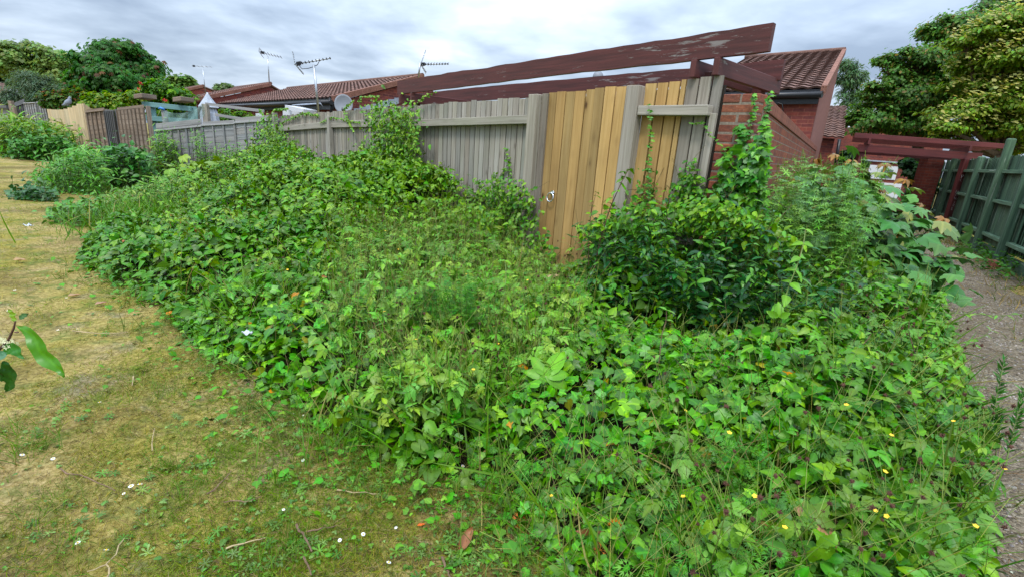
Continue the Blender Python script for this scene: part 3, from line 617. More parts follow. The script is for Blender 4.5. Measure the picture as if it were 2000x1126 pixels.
# ================================================================== left-hand fences and garden things
def panel(name, label, pts, mat, kind, n=6, cap=True, post_mat=None, zb=0.0, th=0.03, group=None, postw=0.09):
    """pts: two (u, v, Y) points of the top edge; kind 'lap' = battens over overlapping boards, 'boards' = upright boards"""
    a, b = [atY(*p) for p in pts]; d = b - a; dh = nrm([d[0], d[1], 0]); nn = nrm(np.cross(dh, UP)); nn = nn if nn[1] < 0 else -nn
    h = thing(name, [(a[0] + b[0]) / 2, (a[1] + b[1]) / 2, 0], label, 'fence', group); Lh = float(np.linalg.norm(d[:2]))
    f = lambda s, z, o: a * [1, 1, 0] + dh * s + nn * o + UP * z
    zt_ = lambda s: a[2] + (b[2] - a[2]) * s / Lh
    m = MB()
    if kind == 'lap':
        z = zb; top = max(a[2], b[2])
        while z < top - 0.02:
            k = rc(0.75, 1.15); hh = min(0.16, top - z)
            s_ = f(0, z, 0.022); m.hexa(s_, dh * Lh + UP * (zt_(Lh) - zt_(0)) , UP * min(hh, 0.15), nn * 0.012 - UP * 0.0, col=k); z += 0.135
        m.build('lap_boards', mat, h, weld=False)
        m = MB()
        for i in range(n + 1):
            s = Lh * i / n; w = 0.035; m.hexa(f(s - w / 2, zb, 0.036), dh * w, UP * (zt_(s) - zb), nn * 0.03, col=rc(0.6, 0.95))
        m.build('battens', mat, h, weld=False)
    else:
        s = 0
        while s < Lh - 0.01:
            w = min(Lh / n, Lh - s); m.hexa(f(s, zb, 0.01 * random.random()), dh * (w * 0.985), UP * (zt_(s + w / 2) - zb + random.uniform(-0.01, 0.01)), nn * 0.02, col=rc(0.88, 1.1)); s += w
        m.build('boards', mat, h, weld=False)
    if cap:
        m = MB(); m.hexa(f(-0.02, zt_(0), 0.0), dh * (Lh + 0.04) + UP * (zt_(Lh) - zt_(0)), UP * 0.035, nn * 0.085, col=(1.15,) * 3); m.build('capping', mat, h, bevel=0.003)
    for s in (0.0, Lh):
        m = MB(); m.hexa(f(s - postw / 2, 0, -0.1), dh * postw, UP * (zt_(s) + 0.05), nn * 0.09, col=rc(0.85, 1.1)); m.build('post', post_mat or mat, h, bevel=0.004)
    return h
panel('lap_fence', 'low silvery lap fence panel at the left end of the long board fence', [(462, 242, 12.4), (545, 236, 12.0)], M['lap_wood'], 'lap', 4)
panel('lap_fence', 'silvery lap fence panel below the grey folded parasol', [(398, 247, 12.5), (460, 243, 12.4)], M['lap_wood'], 'lap', 3)
panel('lap_fence', 'silvery lap fence panel below the sagging netting, with a pale capping rail', [(308, 257, 12.6), (396, 248, 12.5)], M['lap_wood'], 'lap', 6)
panel('lap_fence', 'tall dark weathered fence panel just left of the teal frame', [(232, 216, 15.2), (284, 211, 13.0)], M['brown_wood'], 'lap', 7, False)
panel('lap_fence', 'narrow black-edged fence panel between brown and dark weathered panels', [(207, 218, 15.4), (224, 217, 15.2)], M['dark_wood'], 'lap', 5, False)
panel('lap_fence', 'brown lap fence panel above a low brick base', [(172, 221, 15.6), (206, 217, 15.5)], M['brown_wood'], 'lap', 4, True, None, 0.45)
m = MB(); a, b = atY(170, 285, 15.5), atY(238, 285, 15.4); m.hexa([a[0], a[1], 0], [b[0] - a[0], b[1] - a[1], 0], UP * 0.5, [0, 0.2, 0], mode='brick'); tag(m.build('low_wall', M['house_brick']), 'low brick base wall below the brown lap panel', 'wall')
tp = thing('new_fence', atY(140, 300, 16.5), 'pale new timber fence corner with a pigeon perched on top', 'fence')
cA, cB, cC = atY(93, 213, 18.2), atY(160, 201, 15.9), atY(178, 213, 16.9)
for (p, q, n) in ((cA, cB, 8), (cB, cC, 4)):
    m = MB(); d = q - p; k = 0
    for i in range(n):
        s0, s1 = i / n, (i + 0.985) / n; zt_ = p[2] + d[2] * (i + .5) / n - 0.10 * math.sin(math.pi * (i + .5) / n) * (n > 4); o = p + d * s0; kk = rc(0.9, 1.08)
        m.hexa([o[0], o[1], 0], [d[0] * (s1 - s0), d[1] * (s1 - s0), 0], UP * zt_, nrm(np.cross(d, UP)) * 0.022, col=kk)
    m.build('boards', M['pale_wood'], tp, weld=False)
for i, (pts, nm) in enumerate(((((30, 211, 24.5), (50, 203, 24)), 'dark lap fence panel right of the lone far post'), (((50, 203, 23), (72, 202, 22)), 'grey lap fence panel half hidden by tall weeds, far left'), (((76, 201, 21.5), (101, 203, 21)), 'grey lap fence panel just behind the pale new fence corner'))):
    panel('lap_fence', nm, pts, M['lap_wood'] if i else M['dark_wood'], 'lap', 5, True)
m = MB(); a = atY(22, 236, 23.5); t_ = atY(17, 196, 23.5); m.hexa([a[0], 23.5, 0], [0.17, 0, 0], UP * (t_[2] - 0.02), [0, 0.15, 0]); m.hexa([a[0] + 0.19, 23.45, 0], [0.12, 0, 0], UP * (t_[2] - 0.25), [0, 0.12, 0]); tag(m.build('gate_post', M['brown_wood'], bevel=0.01), 'lone brown timber post at the far left end of the fences', 'post')

# pigeon
pg = atY(133, 208, 17.0); bird = MB()
def lathe(mb, axis_pts, rads, n=12): mb.tube(axis_pts, rads, n)
q0 = np.array(pg); 
lathe(bird, [q0 + (-0.19, 0, 0.02), q0 + (-0.10, 0, 0.05), q0 + (0, 0, 0.11), q0 + (0.06, 0, 0.16), q0 + (0.085, 0, 0.215), q0 + (0.09, 0, 0.25), q0 + (0.105, 0, 0.285), q0 + (0.115, 0, 0.305)], [0.02, 0.045, 0.085, 0.08, 0.05, 0.036, 0.036, 0.012])
bird.tube([q0 + (0.125, 0, 0.28), q0 + (0.165, 0, 0.268)], [0.012, 0.003], 6); bird.tube([q0 + (0.0, 0.02, 0.06), q0 + (0.01, 0.02, -0.01)], 0.008, 5); bird.tube([q0 + (0.0, -0.03, 0.06), q0 + (0.01, -0.03, -0.01)], 0.008, 5)
tag(bird.build('pigeon', M['feather']), 'grey pigeon perched on top of the pale new fence', 'bird')

# teal timber frame, netting, parasol, rails
tf = thing('pergola_frame', atY(325, 250, 15), 'pale teal painted timber frame behind the left fence panels', 'garden frame')
def bar(px, Y, hpx, mat, name, par, th=0.06, Y2=None):
    (u0, v0), (u1, v1) = px; a, b = atY(u0, v0, Y), atY(u1, v1, Y2 or Y); hh = hpx / 960 * Y * 0.95; m = MB(); m.hexa(a - UP * hh, b - a, UP * hh, [0, th, 0]); return m.build(name, mat, par, bevel=0.004)
bar(((276, 198), (371, 208)), 15, 9, M['teal_paint'], 'top_beam', tf, 0.1)
bar(((284, 226), (375, 233)), 15.0, 9, M['teal_paint'], 'middle_rail', tf)
bar(((300, 240), (380, 243)), 15.15, 14, M['teal_paint'], 'lower_rail', tf)
for u in (283, 293):
    a = atY(u, 203, 15.1); m = MB(); m.hexa([a[0], 15.1, 0], [0.13, 0, 0], UP * a[2], [0, 0.03, 0]); m.build('upright', M['teal_paint'], tf)
a = atY(364, 206, 15.1); m = MB(); m.hexa([a[0], 15.12, 0], [0.28, 0, 0], UP * (a[2] - .02), [0, 0.03, 0]); m.build('upright', M['teal_paint'], tf)
for u, v in ((281, 189), (356, 195)):
    a = atY(u, v, 15.05); m = MB(); m.hexa([a[0] - 0.12, 14.8, a[2] - 0.09], [0.25, 0.0, 0.05], UP * 0.12, [0, 0.6, 0]); tag(m.build('timber_offcut', M['brown_wood'], bevel=0.01), 'weathered timber beam end on the %s of the teal frame' % ('left end' if u < 300 else 'right end'), 'timber')
def pole(u, v0, Y, w, label, mat):
    a = atY(u, v0, Y); m = MB(); m.hexa([a[0] - w / 2, Y, 0], [w, 0, 0], UP * a[2], [0, w, 0]); tag(m.build('fence_post', mat, bevel=0.004), label, 'post')
pole(318, 216, 13.4, 0.10, 'pale grey post holding the left end of the netting', M['lap_wood'])
pole(398, 203, 13.4, 0.13, 'tan post holding the right end of the netting, in front of the parasol', M['grey_wood'])
nt_m, Nn, Ln, pn, on = newmat('garden_netting'); pn.inputs['Base Color'].default_value = (0.22, 0.34, 0.30, 1); pn.inputs['Roughness'].default_value = 0.8
tb = Nn.new('ShaderNodeBsdfTransparent'); mx = Nn.new('ShaderNodeMixShader'); mx.inputs[0].default_value = 0.42; Ln.new(tb.outputs[0], mx.inputs[1]); Ln.new(pn.outputs[0], mx.inputs[2]); Ln.new(mx.outputs[0], on.inputs[0])
m = MB(); top0, top1, bt0, bt1 = atY(318, 216, 13.35), atY(398, 203, 13.35), atY(318, 238, 13.35), atY(398, 228, 13.35); nx = 14
g = [[(top0 + (top1 - top0) * i / nx) * (1 - j / 4) + (bt0 + (bt1 - bt0) * i / nx) * (j / 4) - UP * 0.14 * math.sin(math.pi * i / nx) * (1 - 0.4 * j / 4) + np.array([0, 0.05 * math.sin(i * 1.3 + j), 0]) for j in range(5)] for i in range(nx + 1)]
for i in range(nx):
    for j in range(4): m.face([g[i][j], g[i + 1][j], g[i + 1][j + 1], g[i][j + 1]], [(0, 0)] * 4, smooth=True)
o = m.build('netting', nt_m); tag(o, 'sagging green garden netting stretched between two posts', 'netting')
m = MB(); m.tube([atY(311, 213, 13.38), atY(313, 211, 13.37), atY(321, 214, 13.37)], 0.03, 6); tag(m.build('rag', plain('blue_rag', (0.05, 0.2, 0.5), 0.7)), 'scrap of blue rag on the left netting post', 'rag')
for (p, q, lb) in (((401, 206), (515, 220), 'upper thin grey rail running right from the tan post'), ((420, 227), (500, 240), 'lower thin grey rail running right from the tan post')):
    m = MB(); m.hexa(atY(*p, 13.5), atY(*q, 13.2) - atY(*p, 13.5), UP * 0.07, [0, 0.05, 0]); tag(m.build('fence_rail', M['lap_wood']), lb, 'rail')
pa = thing('parasol', atY(406, 260, 14.2), 'folded grey garden parasol with a little top vent behind the fence', 'parasol')
c = atY(405, 184, 14.2); bx, by = c[0], 14.2
def fold(mb, zs, rs, n=20, amp=0.25):
    R_ = [[np.array([bx, by, z]) + np.array([math.cos(2 * math.pi * k / n), math.sin(2 * math.pi * k / n), 0]) * r * (1 + amp * (1 if k % 2 else -1)) for k in range(n)] for z, r in zip(zs, rs)]
    for i in range(len(zs) - 1):
        for k in range(n): mb.face([R_[i][k], R_[i][(k + 1) % n], R_[i + 1][(k + 1) % n], R_[i + 1][k]], [(0, 0)] * 4, smooth=False)
z0 = c[2]
m = MB(); fold(m, [z0, z0 - 0.12, z0 - 0.34, z0 - 0.36], [0.03, 0.1, 0.24, 0.2], 16, 0.06); m.build('vent', M['cloth'], pa)
m = MB(); fold(m, [z0 - 0.2, z0 - 0.5, z0 - 1.05, z0 - 1.07], [0.1, 0.20, 0.25, 0.05], 20, 0.12); m.build('canopy', M['cloth'], pa)
m = MB(); m.tube([[bx, by, 0], [bx, by, z0 + 0.04]], 0.022, 8); m.build('pole', M['metal'], pa)
# ================================================================== ground
def lawnmat():
    m, N, L, p, o = newmat('mossy_lawn')
    t = N.new('ShaderNodeTexCoord'); v = t.outputs['Object']
    a = noise(N, L, v, 1.1, 5, 0.6); b = noise(N, L, v, 5.0, 6, 0.65, 0.4); c_ = noise(N, L, v, 38.0, 5, 0.7); d = noise(N, L, v, 0.9, 4, 0.55, 0.6)
    mp = N.new('ShaderNodeMapping'); mp.inputs['Location'].default_value = (7.3, 2.1, 0); L.new(v, mp.inputs[0]); e = noise(N, L, mp.outputs[0], 2.3, 6, 0.62, 0.3)
    moss = ramp(N, L, c_, [(0.3, (0.085, 0.075, 0.012)), (0.5, (0.21, 0.185, 0.035)), (0.7, (0.33, 0.29, 0.07))])
    straw = ramp(N, L, c_, [(0.3, (0.14, 0.105, 0.035)), (0.5, (0.32, 0.25, 0.095)), (0.72, (0.47, 0.38, 0.18))])
    green = ramp(N, L, c_, [(0.3, (0.035, 0.06, 0.012)), (0.6, (0.11, 0.16, 0.03)), (0.75, (0.17, 0.22, 0.05))])
    soil = ramp(N, L, c_, [(0.3, (0.10, 0.08, 0.055)), (0.55, (0.22, 0.18, 0.13)), (0.72, (0.34, 0.29, 0.23))])
    dkm = ramp(N, L, c_, [(0.3, (0.035, 0.026, 0.008)), (0.6, (0.10, 0.075, 0.022)), (0.75, (0.17, 0.13, 0.04))])
    x = mixc(N, L, ramp(N, L, a, [(0.41, (0, 0, 0)), (0.64, (1, 1, 1))]), moss, straw)
    x = mixc(N, L, mth(N, L, 'MULTIPLY', ramp(N, L, b, [(0.48, (0, 0, 0)), (0.62, (1, 1, 1))]), 0.7), x, green)
    x = mixc(N, L, mth(N, L, 'MULTIPLY', ramp(N, L, e, [(0.55, (0, 0, 0)), (0.70, (1, 1, 1))]), 0.6), x, soil)
    x = mixc(N, L, mth(N, L, 'MULTIPLY', ramp(N, L, d, [(0.47, (0, 0, 0)), (0.62, (1, 1, 1))]), 0.6), x, dkm)
    x = mixc(N, L, 1.0, x, (1.16, 1.08, 1.16), 'MULTIPLY')
    L.new(x, p.inputs['Base Color']); p.inputs['Roughness'].default_value = 0.95; p.inputs['Specular IOR Level'].default_value = 0.1
    bump(N, L, p, mth(N, L, 'ADD', c_, mth(N, L, 'MULTIPLY', b, 1.5)), 0.9, 0.02); return m
M['lawn'] = lawnmat()
def pathmat():
    m, N, L, p, o = newmat('gravel_path')
    t = N.new('ShaderNodeTexCoord'); v = t.outputs['Object']
    vo = N.new('ShaderNodeTexVoronoi'); vo.inputs['Scale'].default_value = 75; L.new(v, vo.inputs['Vector'])
    a = noise(N, L, v, 1.8, 5, 0.6, 0.3); b = noise(N, L, v, 60, 4, 0.7)
    sc = N.new('ShaderNodeSeparateColor'); L.new(vo.outputs['Color'], sc.inputs[0])
    g = ramp(N, L, sc.outputs[0], [(0.0, (0.07, 0.055, 0.038)), (0.6, (0.21, 0.17, 0.115)), (1.0, (0.36, 0.305, 0.225))])
    e = ramp(N, L, b, [(0.3, (0.075, 0.057, 0.037)), (0.7, (0.23, 0.18, 0.12))])
    x = mixc(N, L, ramp(N, L, a, [(0.4, (0.1,) * 3), (0.62, (0.9,) * 3)]), g, e)
    L.new(x, p.inputs['Base Color']); p.inputs['Roughness'].default_value = 0.95; p.inputs['Specular IOR Level'].default_value = 0.15
    bump(N, L, p, mth(N, L, 'ADD', mth(N, L, 'MULTIPLY', vo.outputs['Distance'], -1.2), b), 0.9, 0.012); return m
M['path'] = pathmat()
def bankmat():
    m, N, L, p, o = newmat('litter_and_shade')  # litter colour taken near black to carry the shade below the leaves
    t = N.new('ShaderNodeTexCoord'); c_ = noise(N, L, t.outputs['Object'], 30, 6, 0.7); d = noise(N, L, t.outputs['Object'], 3, 4, 0.6)
    x = ramp(N, L, c_, [(0.3, (0.012, 0.009, 0.006)), (0.55, (0.035, 0.025, 0.015)), (0.72, (0.09, 0.065, 0.04))])
    x = mixc(N, L, ramp(N, L, d, [(0.45, (0, 0, 0)), (0.65, (0.7,) * 3)]), x, (0.03, 0.045, 0.012))
    L.new(x, p.inputs['Base Color']); p.inputs['Roughness'].default_value = 1.0; p.inputs['Specular IOR Level'].default_value = 0.05; bump(N, L, p, c_, 1.0, 0.03); return m
M['litter'] = bankmat()

# the bank of weeds: outline on the ground and a height field fitted to the photo
BANK = np.array([(-5.75, 11.3), (-7.3, 11.2), (-6.9, 9.3), (-6.0, 7.4), (-5.2, 6.0), (-4.35, 4.75), (-3.6, 4.15), (-2.75, 3.62), (-2.05, 2.95), (-1.55, 2.6), (-1.15, 2.28), (-0.80, 2.02), (-0.42, 1.86), (-0.05, 1.72), (0.12, 1.45), (0.2, 1.25), (0.35, 0.95), (1.0, 0.8),
                 (1.36, 0.97), (1.74, 1.42), (2.26, 1.95), (2.84, 2.72), (3.34, 3.45), (3.82, 4.25), (4.35, 5.1), (5.1, 6.2), (5.6, 7.4), (6.3, 9.0), (5.4, 9.6), (1.85, 3.95), (1.55, 4.22), (0.72, 5.08)])
CTRL = [(330, 590, .12), (250, 520, .30), (200, 470, .25), (170, 420, .12), (250, 380, .25), (300, 340, .3), (400, 330, .5), (480, 305, .62), (400, 470, .42), (420, 560, .35), (360, 640, .06), (470, 640, .18), (560, 640, .24), (560, 760, .07), (700, 700, .24), (650, 830, .06),
        (620, 450, .5), (600, 360, .8), (720, 330, .95), (600, 285, 1.12), (680, 285, 1.15), (500, 295, .85), (850, 360, .85), (950, 385, .72), (1030, 420, .55), (1080, 500, .12), (1110, 540, .03), (900, 450, .45), (800, 480, .42), (780, 600, .34), (900, 620, .34), (1020, 600, .25), (1060, 580, .15),
        (850, 800, .25), (950, 740, .32), (900, 920, .10), (980, 970, .06), (1100, 760, .36), (1250, 730, .40), (1400, 760, .42), (1150, 900, .28), (1300, 900, .36), (1080, 1060, .08), (1250, 1050, .22), (1450, 1000, .38), (1600, 900, .42), (1700, 750, .5), (1550, 700, .5), (1400, 660, .34), (1250, 650, .32), (1500, 600, .36),
        (1600, 1080, .30), (1780, 1000, .30), (1870, 1080, .10), (1880, 950, .18), (1850, 820, .32), (1900, 730, .25), (1800, 650, .5), (1880, 620, .3), (1700, 560, .62), (1560, 500, .72), (1450, 470, .8), (1300, 470, .75), (1200, 520, .32), (1480, 420, .95), (1560, 400, 1.0), (1650, 400, .9), (1750, 430, .8), (1820, 470, .55), (1600, 620, .55)]
CTRL = [(u, v, h * (0.74 if v > 830 else 0.88 if v > 640 else 1.0)) for u, v, h in CTRL]
CP = np.array([[*atz(u, v, h)[:2], h] for u, v, h in CTRL])
# nothing may float beyond the fence: pull such points back to it
def in_poly(P, poly):
    x, y = P[:, 0], P[:, 1]; c = np.zeros(len(P), bool); j = len(poly) - 1
    for i in range(len(poly)):
        xi, yi = poly[i]; xj, yj = poly[j]
        with np.errstate(divide='ignore', invalid='ignore'):
            c ^= ((yi > y) != (yj > y)) & (x < (xj - xi) * (y - yi) / (yj - yi + 1e-12) + xi)
        j = i
    return c
def edge_dist(P, poly):
    d = np.full(len(P), 1e9)
    for i in range(len(poly)):
        a, b = poly[i], poly[(i + 1) % len(poly)]; ab = b - a; t = np.clip(((P - a) @ ab) / (ab @ ab), 0, 1); d = np.minimum(d, np.linalg.norm(P - (a + t[:, None] * ab), axis=1))
    return d
OPEN = BANK[:29]                                             # the edge that is open to lawn and path (not the fence)
def open_dist(P):
    d = np.full(len(P), 1e9)
    for i in range(1, len(OPEN) - 1):
        a, b = OPEN[i], OPEN[i + 1]; ab = b - a; t = np.clip(((P - a) @ ab) / (ab @ ab), 0, 1); d = np.minimum(d, np.linalg.norm(P - (a + t[:, None] * ab), axis=1))
    return d
_ph = rng.random((12, 3)) * 6.28; _fr = rng.normal(0, 1, (12, 2)) * np.linspace(1.5, 7, 12)[:, None]
def lump(P): return sum(np.sin(P @ _fr[i] + _ph[i, 0]) / (1 + i * 0.5) for i in range(12)) * 0.02
_ph2 = rng.random((10, 2)) * 6.28; _fr2 = rng.normal(0, 1, (10, 2)) * 16
def pockets(P): return sum(np.sin(P @ _fr2[i] + _ph2[i, 0]) for i in range(10)) * 0.0125
def height(P):
    P = np.atleast_2d(P); d2 = ((P[:, None, :] - CP[None, :, :2]) ** 2).sum(2) + 0.02
    w = 1 / d2 ** 1.6; h = (w * CP[:, 2]).sum(1) / w.sum(1)
    return np.maximum(0.0, h * np.clip(open_dist(P) / 0.22, 0.0, 1) ** 0.6 + (lump(P) * 2.2 + pockets(P)) * np.clip(open_dist(P) / 0.4, 0, 1))
def sheet(name, xs, ys, zf, mat, kind='structure', mask=None):
    X, Y = np.meshgrid(xs, ys, indexing='ij'); P = np.stack([X.ravel(), Y.ravel()], 1); Z = zf(P); nx, ny = len(xs), len(ys)
    idx = np.arange(nx * ny).reshape(nx, ny); Fq = np.stack([idx[:-1, :-1].ravel(), idx[1:, :-1].ravel(), idx[1:, 1:].ravel(), idx[:-1, 1:].ravel()], 1)
    if mask is not None:
        ok = mask(P); Fq = Fq[ok[Fq].all(1)]
    me = bpy.data.meshes.new(name); me.from_pydata(np.column_stack([P, Z]).tolist(), [], Fq.tolist()); me.materials.append(mat); me.polygons.foreach_set('use_smooth', [True] * len(me.polygons)); me.update()
    return tag(link(name, me), kind=kind)
def gz(P):
    P = np.atleast_2d(P); r = np.hypot(P[:, 0], P[:, 1])
    return 0.012 * np.sin(P[:, 0] * 2.1 + 0.5 * P[:, 1]) * np.sin(P[:, 1] * 1.7) * (r < 40) - 0.03 * np.clip((r - 30) / 100, 0, 1)
far = np.concatenate([-np.geomspace(260, 9, 14), np.arange(-8, 9, 0.25), np.geomspace(9, 260, 14)])
sheet('lawn', far, np.concatenate([-np.geomspace(260, 3, 8), np.arange(-2, 18, 0.25), np.geomspace(18.5, 300, 16)]), gz, M['lawn'])
# gravel path along the brick wall
def path_uv(P):
    q = P - np.array([1.9, 1.1]); return q @ W_[:2], q @ WN[:2]
def pmask(P):
    t, s = path_uv(P); w = 0.18 * np.sin(t * 1.7) + 0.1 * np.sin(t * 4.1 + 1)
    return (s > -1.2) & (s < 1.35 + w + 0.02 * t) & (t > -4) & (t < 40)
tt, ss = np.arange(-4, 40, 0.12), np.arange(-1.2, 2.6, 0.08)
Tm, Sm = np.meshgrid(tt, ss, indexing='ij'); PP = np.array([1.9, 1.1]) + Tm.ravel()[:, None] * W_[:2] + Sm.ravel()[:, None] * WN[:2]
idx = np.arange(len(PP)).reshape(len(tt), len(ss)); Fq = np.stack([idx[:-1, :-1].ravel(), idx[1:, :-1].ravel(), idx[1:, 1:].ravel(), idx[:-1, 1:].ravel()], 1)
ok = pmask(PP); Fq = Fq[ok[Fq].all(1)]
me = bpy.data.meshes.new('gravel_path'); me.from_pydata(np.column_stack([PP, gz(PP) + 0.008]).tolist(), [], Fq.tolist()); me.materials.append(M['path']); me.update(); tag(link('gravel_path', me), kind='structure')
# dark soil mound under the weeds, standing in for the shade among the leaves
def soil(P):
    h = height(P); return np.where(in_poly(P, BANK), np.maximum(0.012, h * 0.6 - 0.16), -0.05) 
sheet('shade_mound', np.arange(-7.6, 6.8, 0.08), np.arange(0.7, 11.6, 0.08), soil, M['litter'], mask=lambda P: in_poly(P, BANK) & (edge_dist(P, BANK) > 0.02))
# ================================================================== leaf toolkit
def nz(v): return v / np.maximum(np.linalg.norm(v, axis=-1, keepdims=True), 1e-9)
def strip(profile, fold=0.25, droop=0.25, wave=0.0):
    """a blade folded along its midrib: profile = [(y, halfwidth), ...]"""
    V, T = [], []
    for i, (y, w) in enumerate(profile):
        z = -droop * y * y + wave * math.sin(y * 9)
        V += [(-w, y, z + fold * w + wave * math.sin(i * 2.1)), (0, y, z), (w, y, z + fold * w - wave * math.sin(i * 1.7))]
    for i in range(len(profile) - 1):
        a = 3 * i; b = a + 3
        for q in ((a, a + 1, b + 1, b), (a + 1, a + 2, b + 2, b + 1)): T += [(q[0], q[1], q[2]), (q[0], q[2], q[3])]
    return np.array(V, float), np.array(T)
def fan(outline, centre=(0, 0.35), cup=0.2, droop=0.3):
    pts = outline + [(-x, y) for x, y in outline[::-1] if x > 1e-6]
    V = [(centre[0], centre[1], -droop * centre[1] ** 2)] + [(x, y, cup * abs(x) * (1 if abs(x) < .3 else 0.5) - droop * (y * y + 0.6 * x * x)) for x, y in pts]
    n = len(pts); T = [(0, 1 + (i + 1) % n, 1 + i) for i in range(n)]
    return np.array(V, float), np.array(T)
def combine(parts):
    """parts: (template, scale, angle, (x, y), tilt) -> one compound leaf"""
    V, T, b = [], [], 0
    for (v, t), sc, ang, (ox, oy), tilt in parts:
        v = v.copy() * sc; y, z = v[:, 1] * math.cos(tilt) - v[:, 2] * math.sin(tilt), v[:, 1] * math.sin(tilt) + v[:, 2] * math.cos(tilt)
        x = v[:, 0] * math.cos(ang) + y * math.sin(ang); y = -v[:, 0] * math.sin(ang) + y * math.cos(ang)
        V.append(np.stack([x + ox, y + oy, z], 1)); T.append(t + b); b += len(v)
    return np.concatenate(V), np.concatenate(T)
OVATE = strip([(0, 0.02), (0.15, 0.22), (0.4, 0.33), (0.7, 0.22), (1.0, 0.0)], 0.3, 0.22)
ELLIP = strip([(0, 0.02), (0.2, 0.15), (0.5, 0.21), (0.8, 0.12), (1.0, 0.0)], 0.35, 0.15)
BROAD = strip([(0, 0.05), (0.2, 0.34), (0.5, 0.42), (0.8, 0.26), (1.0, 0.03)], 0.25, 0.3)
LANCE = strip([(0, 0.02), (0.35, 0.10), (0.7, 0.07), (1.0, 0.0)], 0.3, 0.3)
TOOTH = strip([(0, 0.02), (0.14, 0.20), (0.24, 0.19), (0.36, 0.33), (0.46, 0.27), (0.58, 0.30), (0.7, 0.18), (0.84, 0.14), (1.0, 0.0)], 0.28, 0.28)
IVY = fan([(0, 1.0), (0.15, 0.78), (0.26, 0.61), (0.40, 0.61), (0.54, 0.61), (0.50, 0.42), (0.44, 0.24), (0.45, 0.06), (0.26, -0.06), (0.08, 0.02)], (0, 0.34), 0.22, 0.25)
IVYB = fan([(0, 1.0), (0.20, 0.72), (0.34, 0.60), (0.52, 0.48), (0.50, 0.22), (0.38, 0.02), (0.2, -0.07), (0.06, 0.02)], (0, 0.34), 0.28, 0.3)
SYC = fan([(0, 1.0), (0.11, 0.92), (0.20, 0.80), (0.28, 0.72), (0.30, 0.62), (0.40, 0.66), (0.52, 0.72), (0.64, 0.75), (0.67, 0.60), (0.69, 0.47), (0.63, 0.37), (0.58, 0.28), (0.62, 0.14), (0.60, -0.04), (0.42, -0.10), (0.22, -0.13), (0.06, 0.0)], (0, 0.26), 0.16, 0.34)
TRI = combine([(TOOTH, 1.0, 0, (0, 0.25), -0.1), (TOOTH, 0.8, 1.15, (0.03, 0.22), 0.05), (TOOTH, 0.8, -1.15, (-0.03, 0.22), 0.05)])
TRIO = combine([(OVATE, 1.0, 0, (0, 0.25), -0.1), (OVATE, 0.8, 1.15, (0.03, 0.22), 0.05), (OVATE, 0.8, -1.15, (-0.03, 0.22), 0.05)])
AVENS = combine([(TOOTH, 0.8, 0, (0, 0.5), -0.15), (TOOTH, 0.6, 0.9, (0.02, 0.5), 0), (TOOTH, 0.6, -0.9, (-0.02, 0.5), 0), (OVATE, 0.35, 1.3, (0.01, 0.25), 0), (OVATE, 0.35, -1.3, (-0.01, 0.25), 0)])
_lobe = combine([(LANCE, 0.62, 0, (0, 0.35), 0), (LANCE, 0.5, 0.55, (0, 0.42), 0), (LANCE, 0.5, -0.55, (0, 0.42), 0), (strip([(0, 0.015), (0.5, 0.03), (1.0, 0.05)], 0.1, 0), 0.5, 0, (0, 0), 0)])
GERAN = combine([(_lobe, 1.0 - 0.12 * abs(k), k * 0.72, (0, 0), 0.12) for k in (-2, -1, 0, 1, 2)] + [(_lobe, 0.7, 2.2, (0, 0), 0.1), (_lobe, 0.7, -2.2, (0, 0), 0.1)])
WHORL = combine([(strip([(0, 0.05), (0.5, 0.11), (1.0, 0.0)], 0.2, 0.2), 1.0, k * 1.047, (0, 0), 0.2) for k in range(6)])
BLADE = strip([(0, 0.014), (0.3, 0.017), (0.6, 0.013), (0.85, 0.007), (1.0, 0.0)], 0.25, 0.45)
BLADE2 = (lambda: (np.array([(-0.03, 0, 0), (0.03, 0, 0), (-0.028, .45, -.06), (0.028, .45, -.06), (0, 1.0, -.4)], float), np.array([(0, 1, 3), (0, 3, 2), (2, 3, 4)])))()
CLOVER = combine([(BROAD, 0.55, k * 2.094, (0, 0), 0.15) for k in range(3)])
ROSET = combine([(strip([(0, 0.05), (0.5, 0.10), (0.8, 0.17), (1, 0.06)], 0.2, 0.2), random.uniform(0.7, 1.0), k * 0.9, (0, 0), 0.25) for k in range(7)])
CHEST = combine([(strip([(0, 0.02), (0.4, 0.13), (0.7, 0.18), (1.0, 0.0)], 0.2, 0.35), 1.0 - 0.1 * abs(k), k * 0.62, (0, 0), -0.25) for k in range(-2, 3)])
QUAD = (np.array([(-0.5, 0, 0.06), (0, -0.05, 0), (0.5, 0, 0.06), (0.3, 0.7, -0.1), (0, 1, -0.2), (-0.3, 0.7, -0.1)], float), np.array([(0, 1, 5), (1, 4, 5), (1, 3, 4), (1, 2, 3)]))
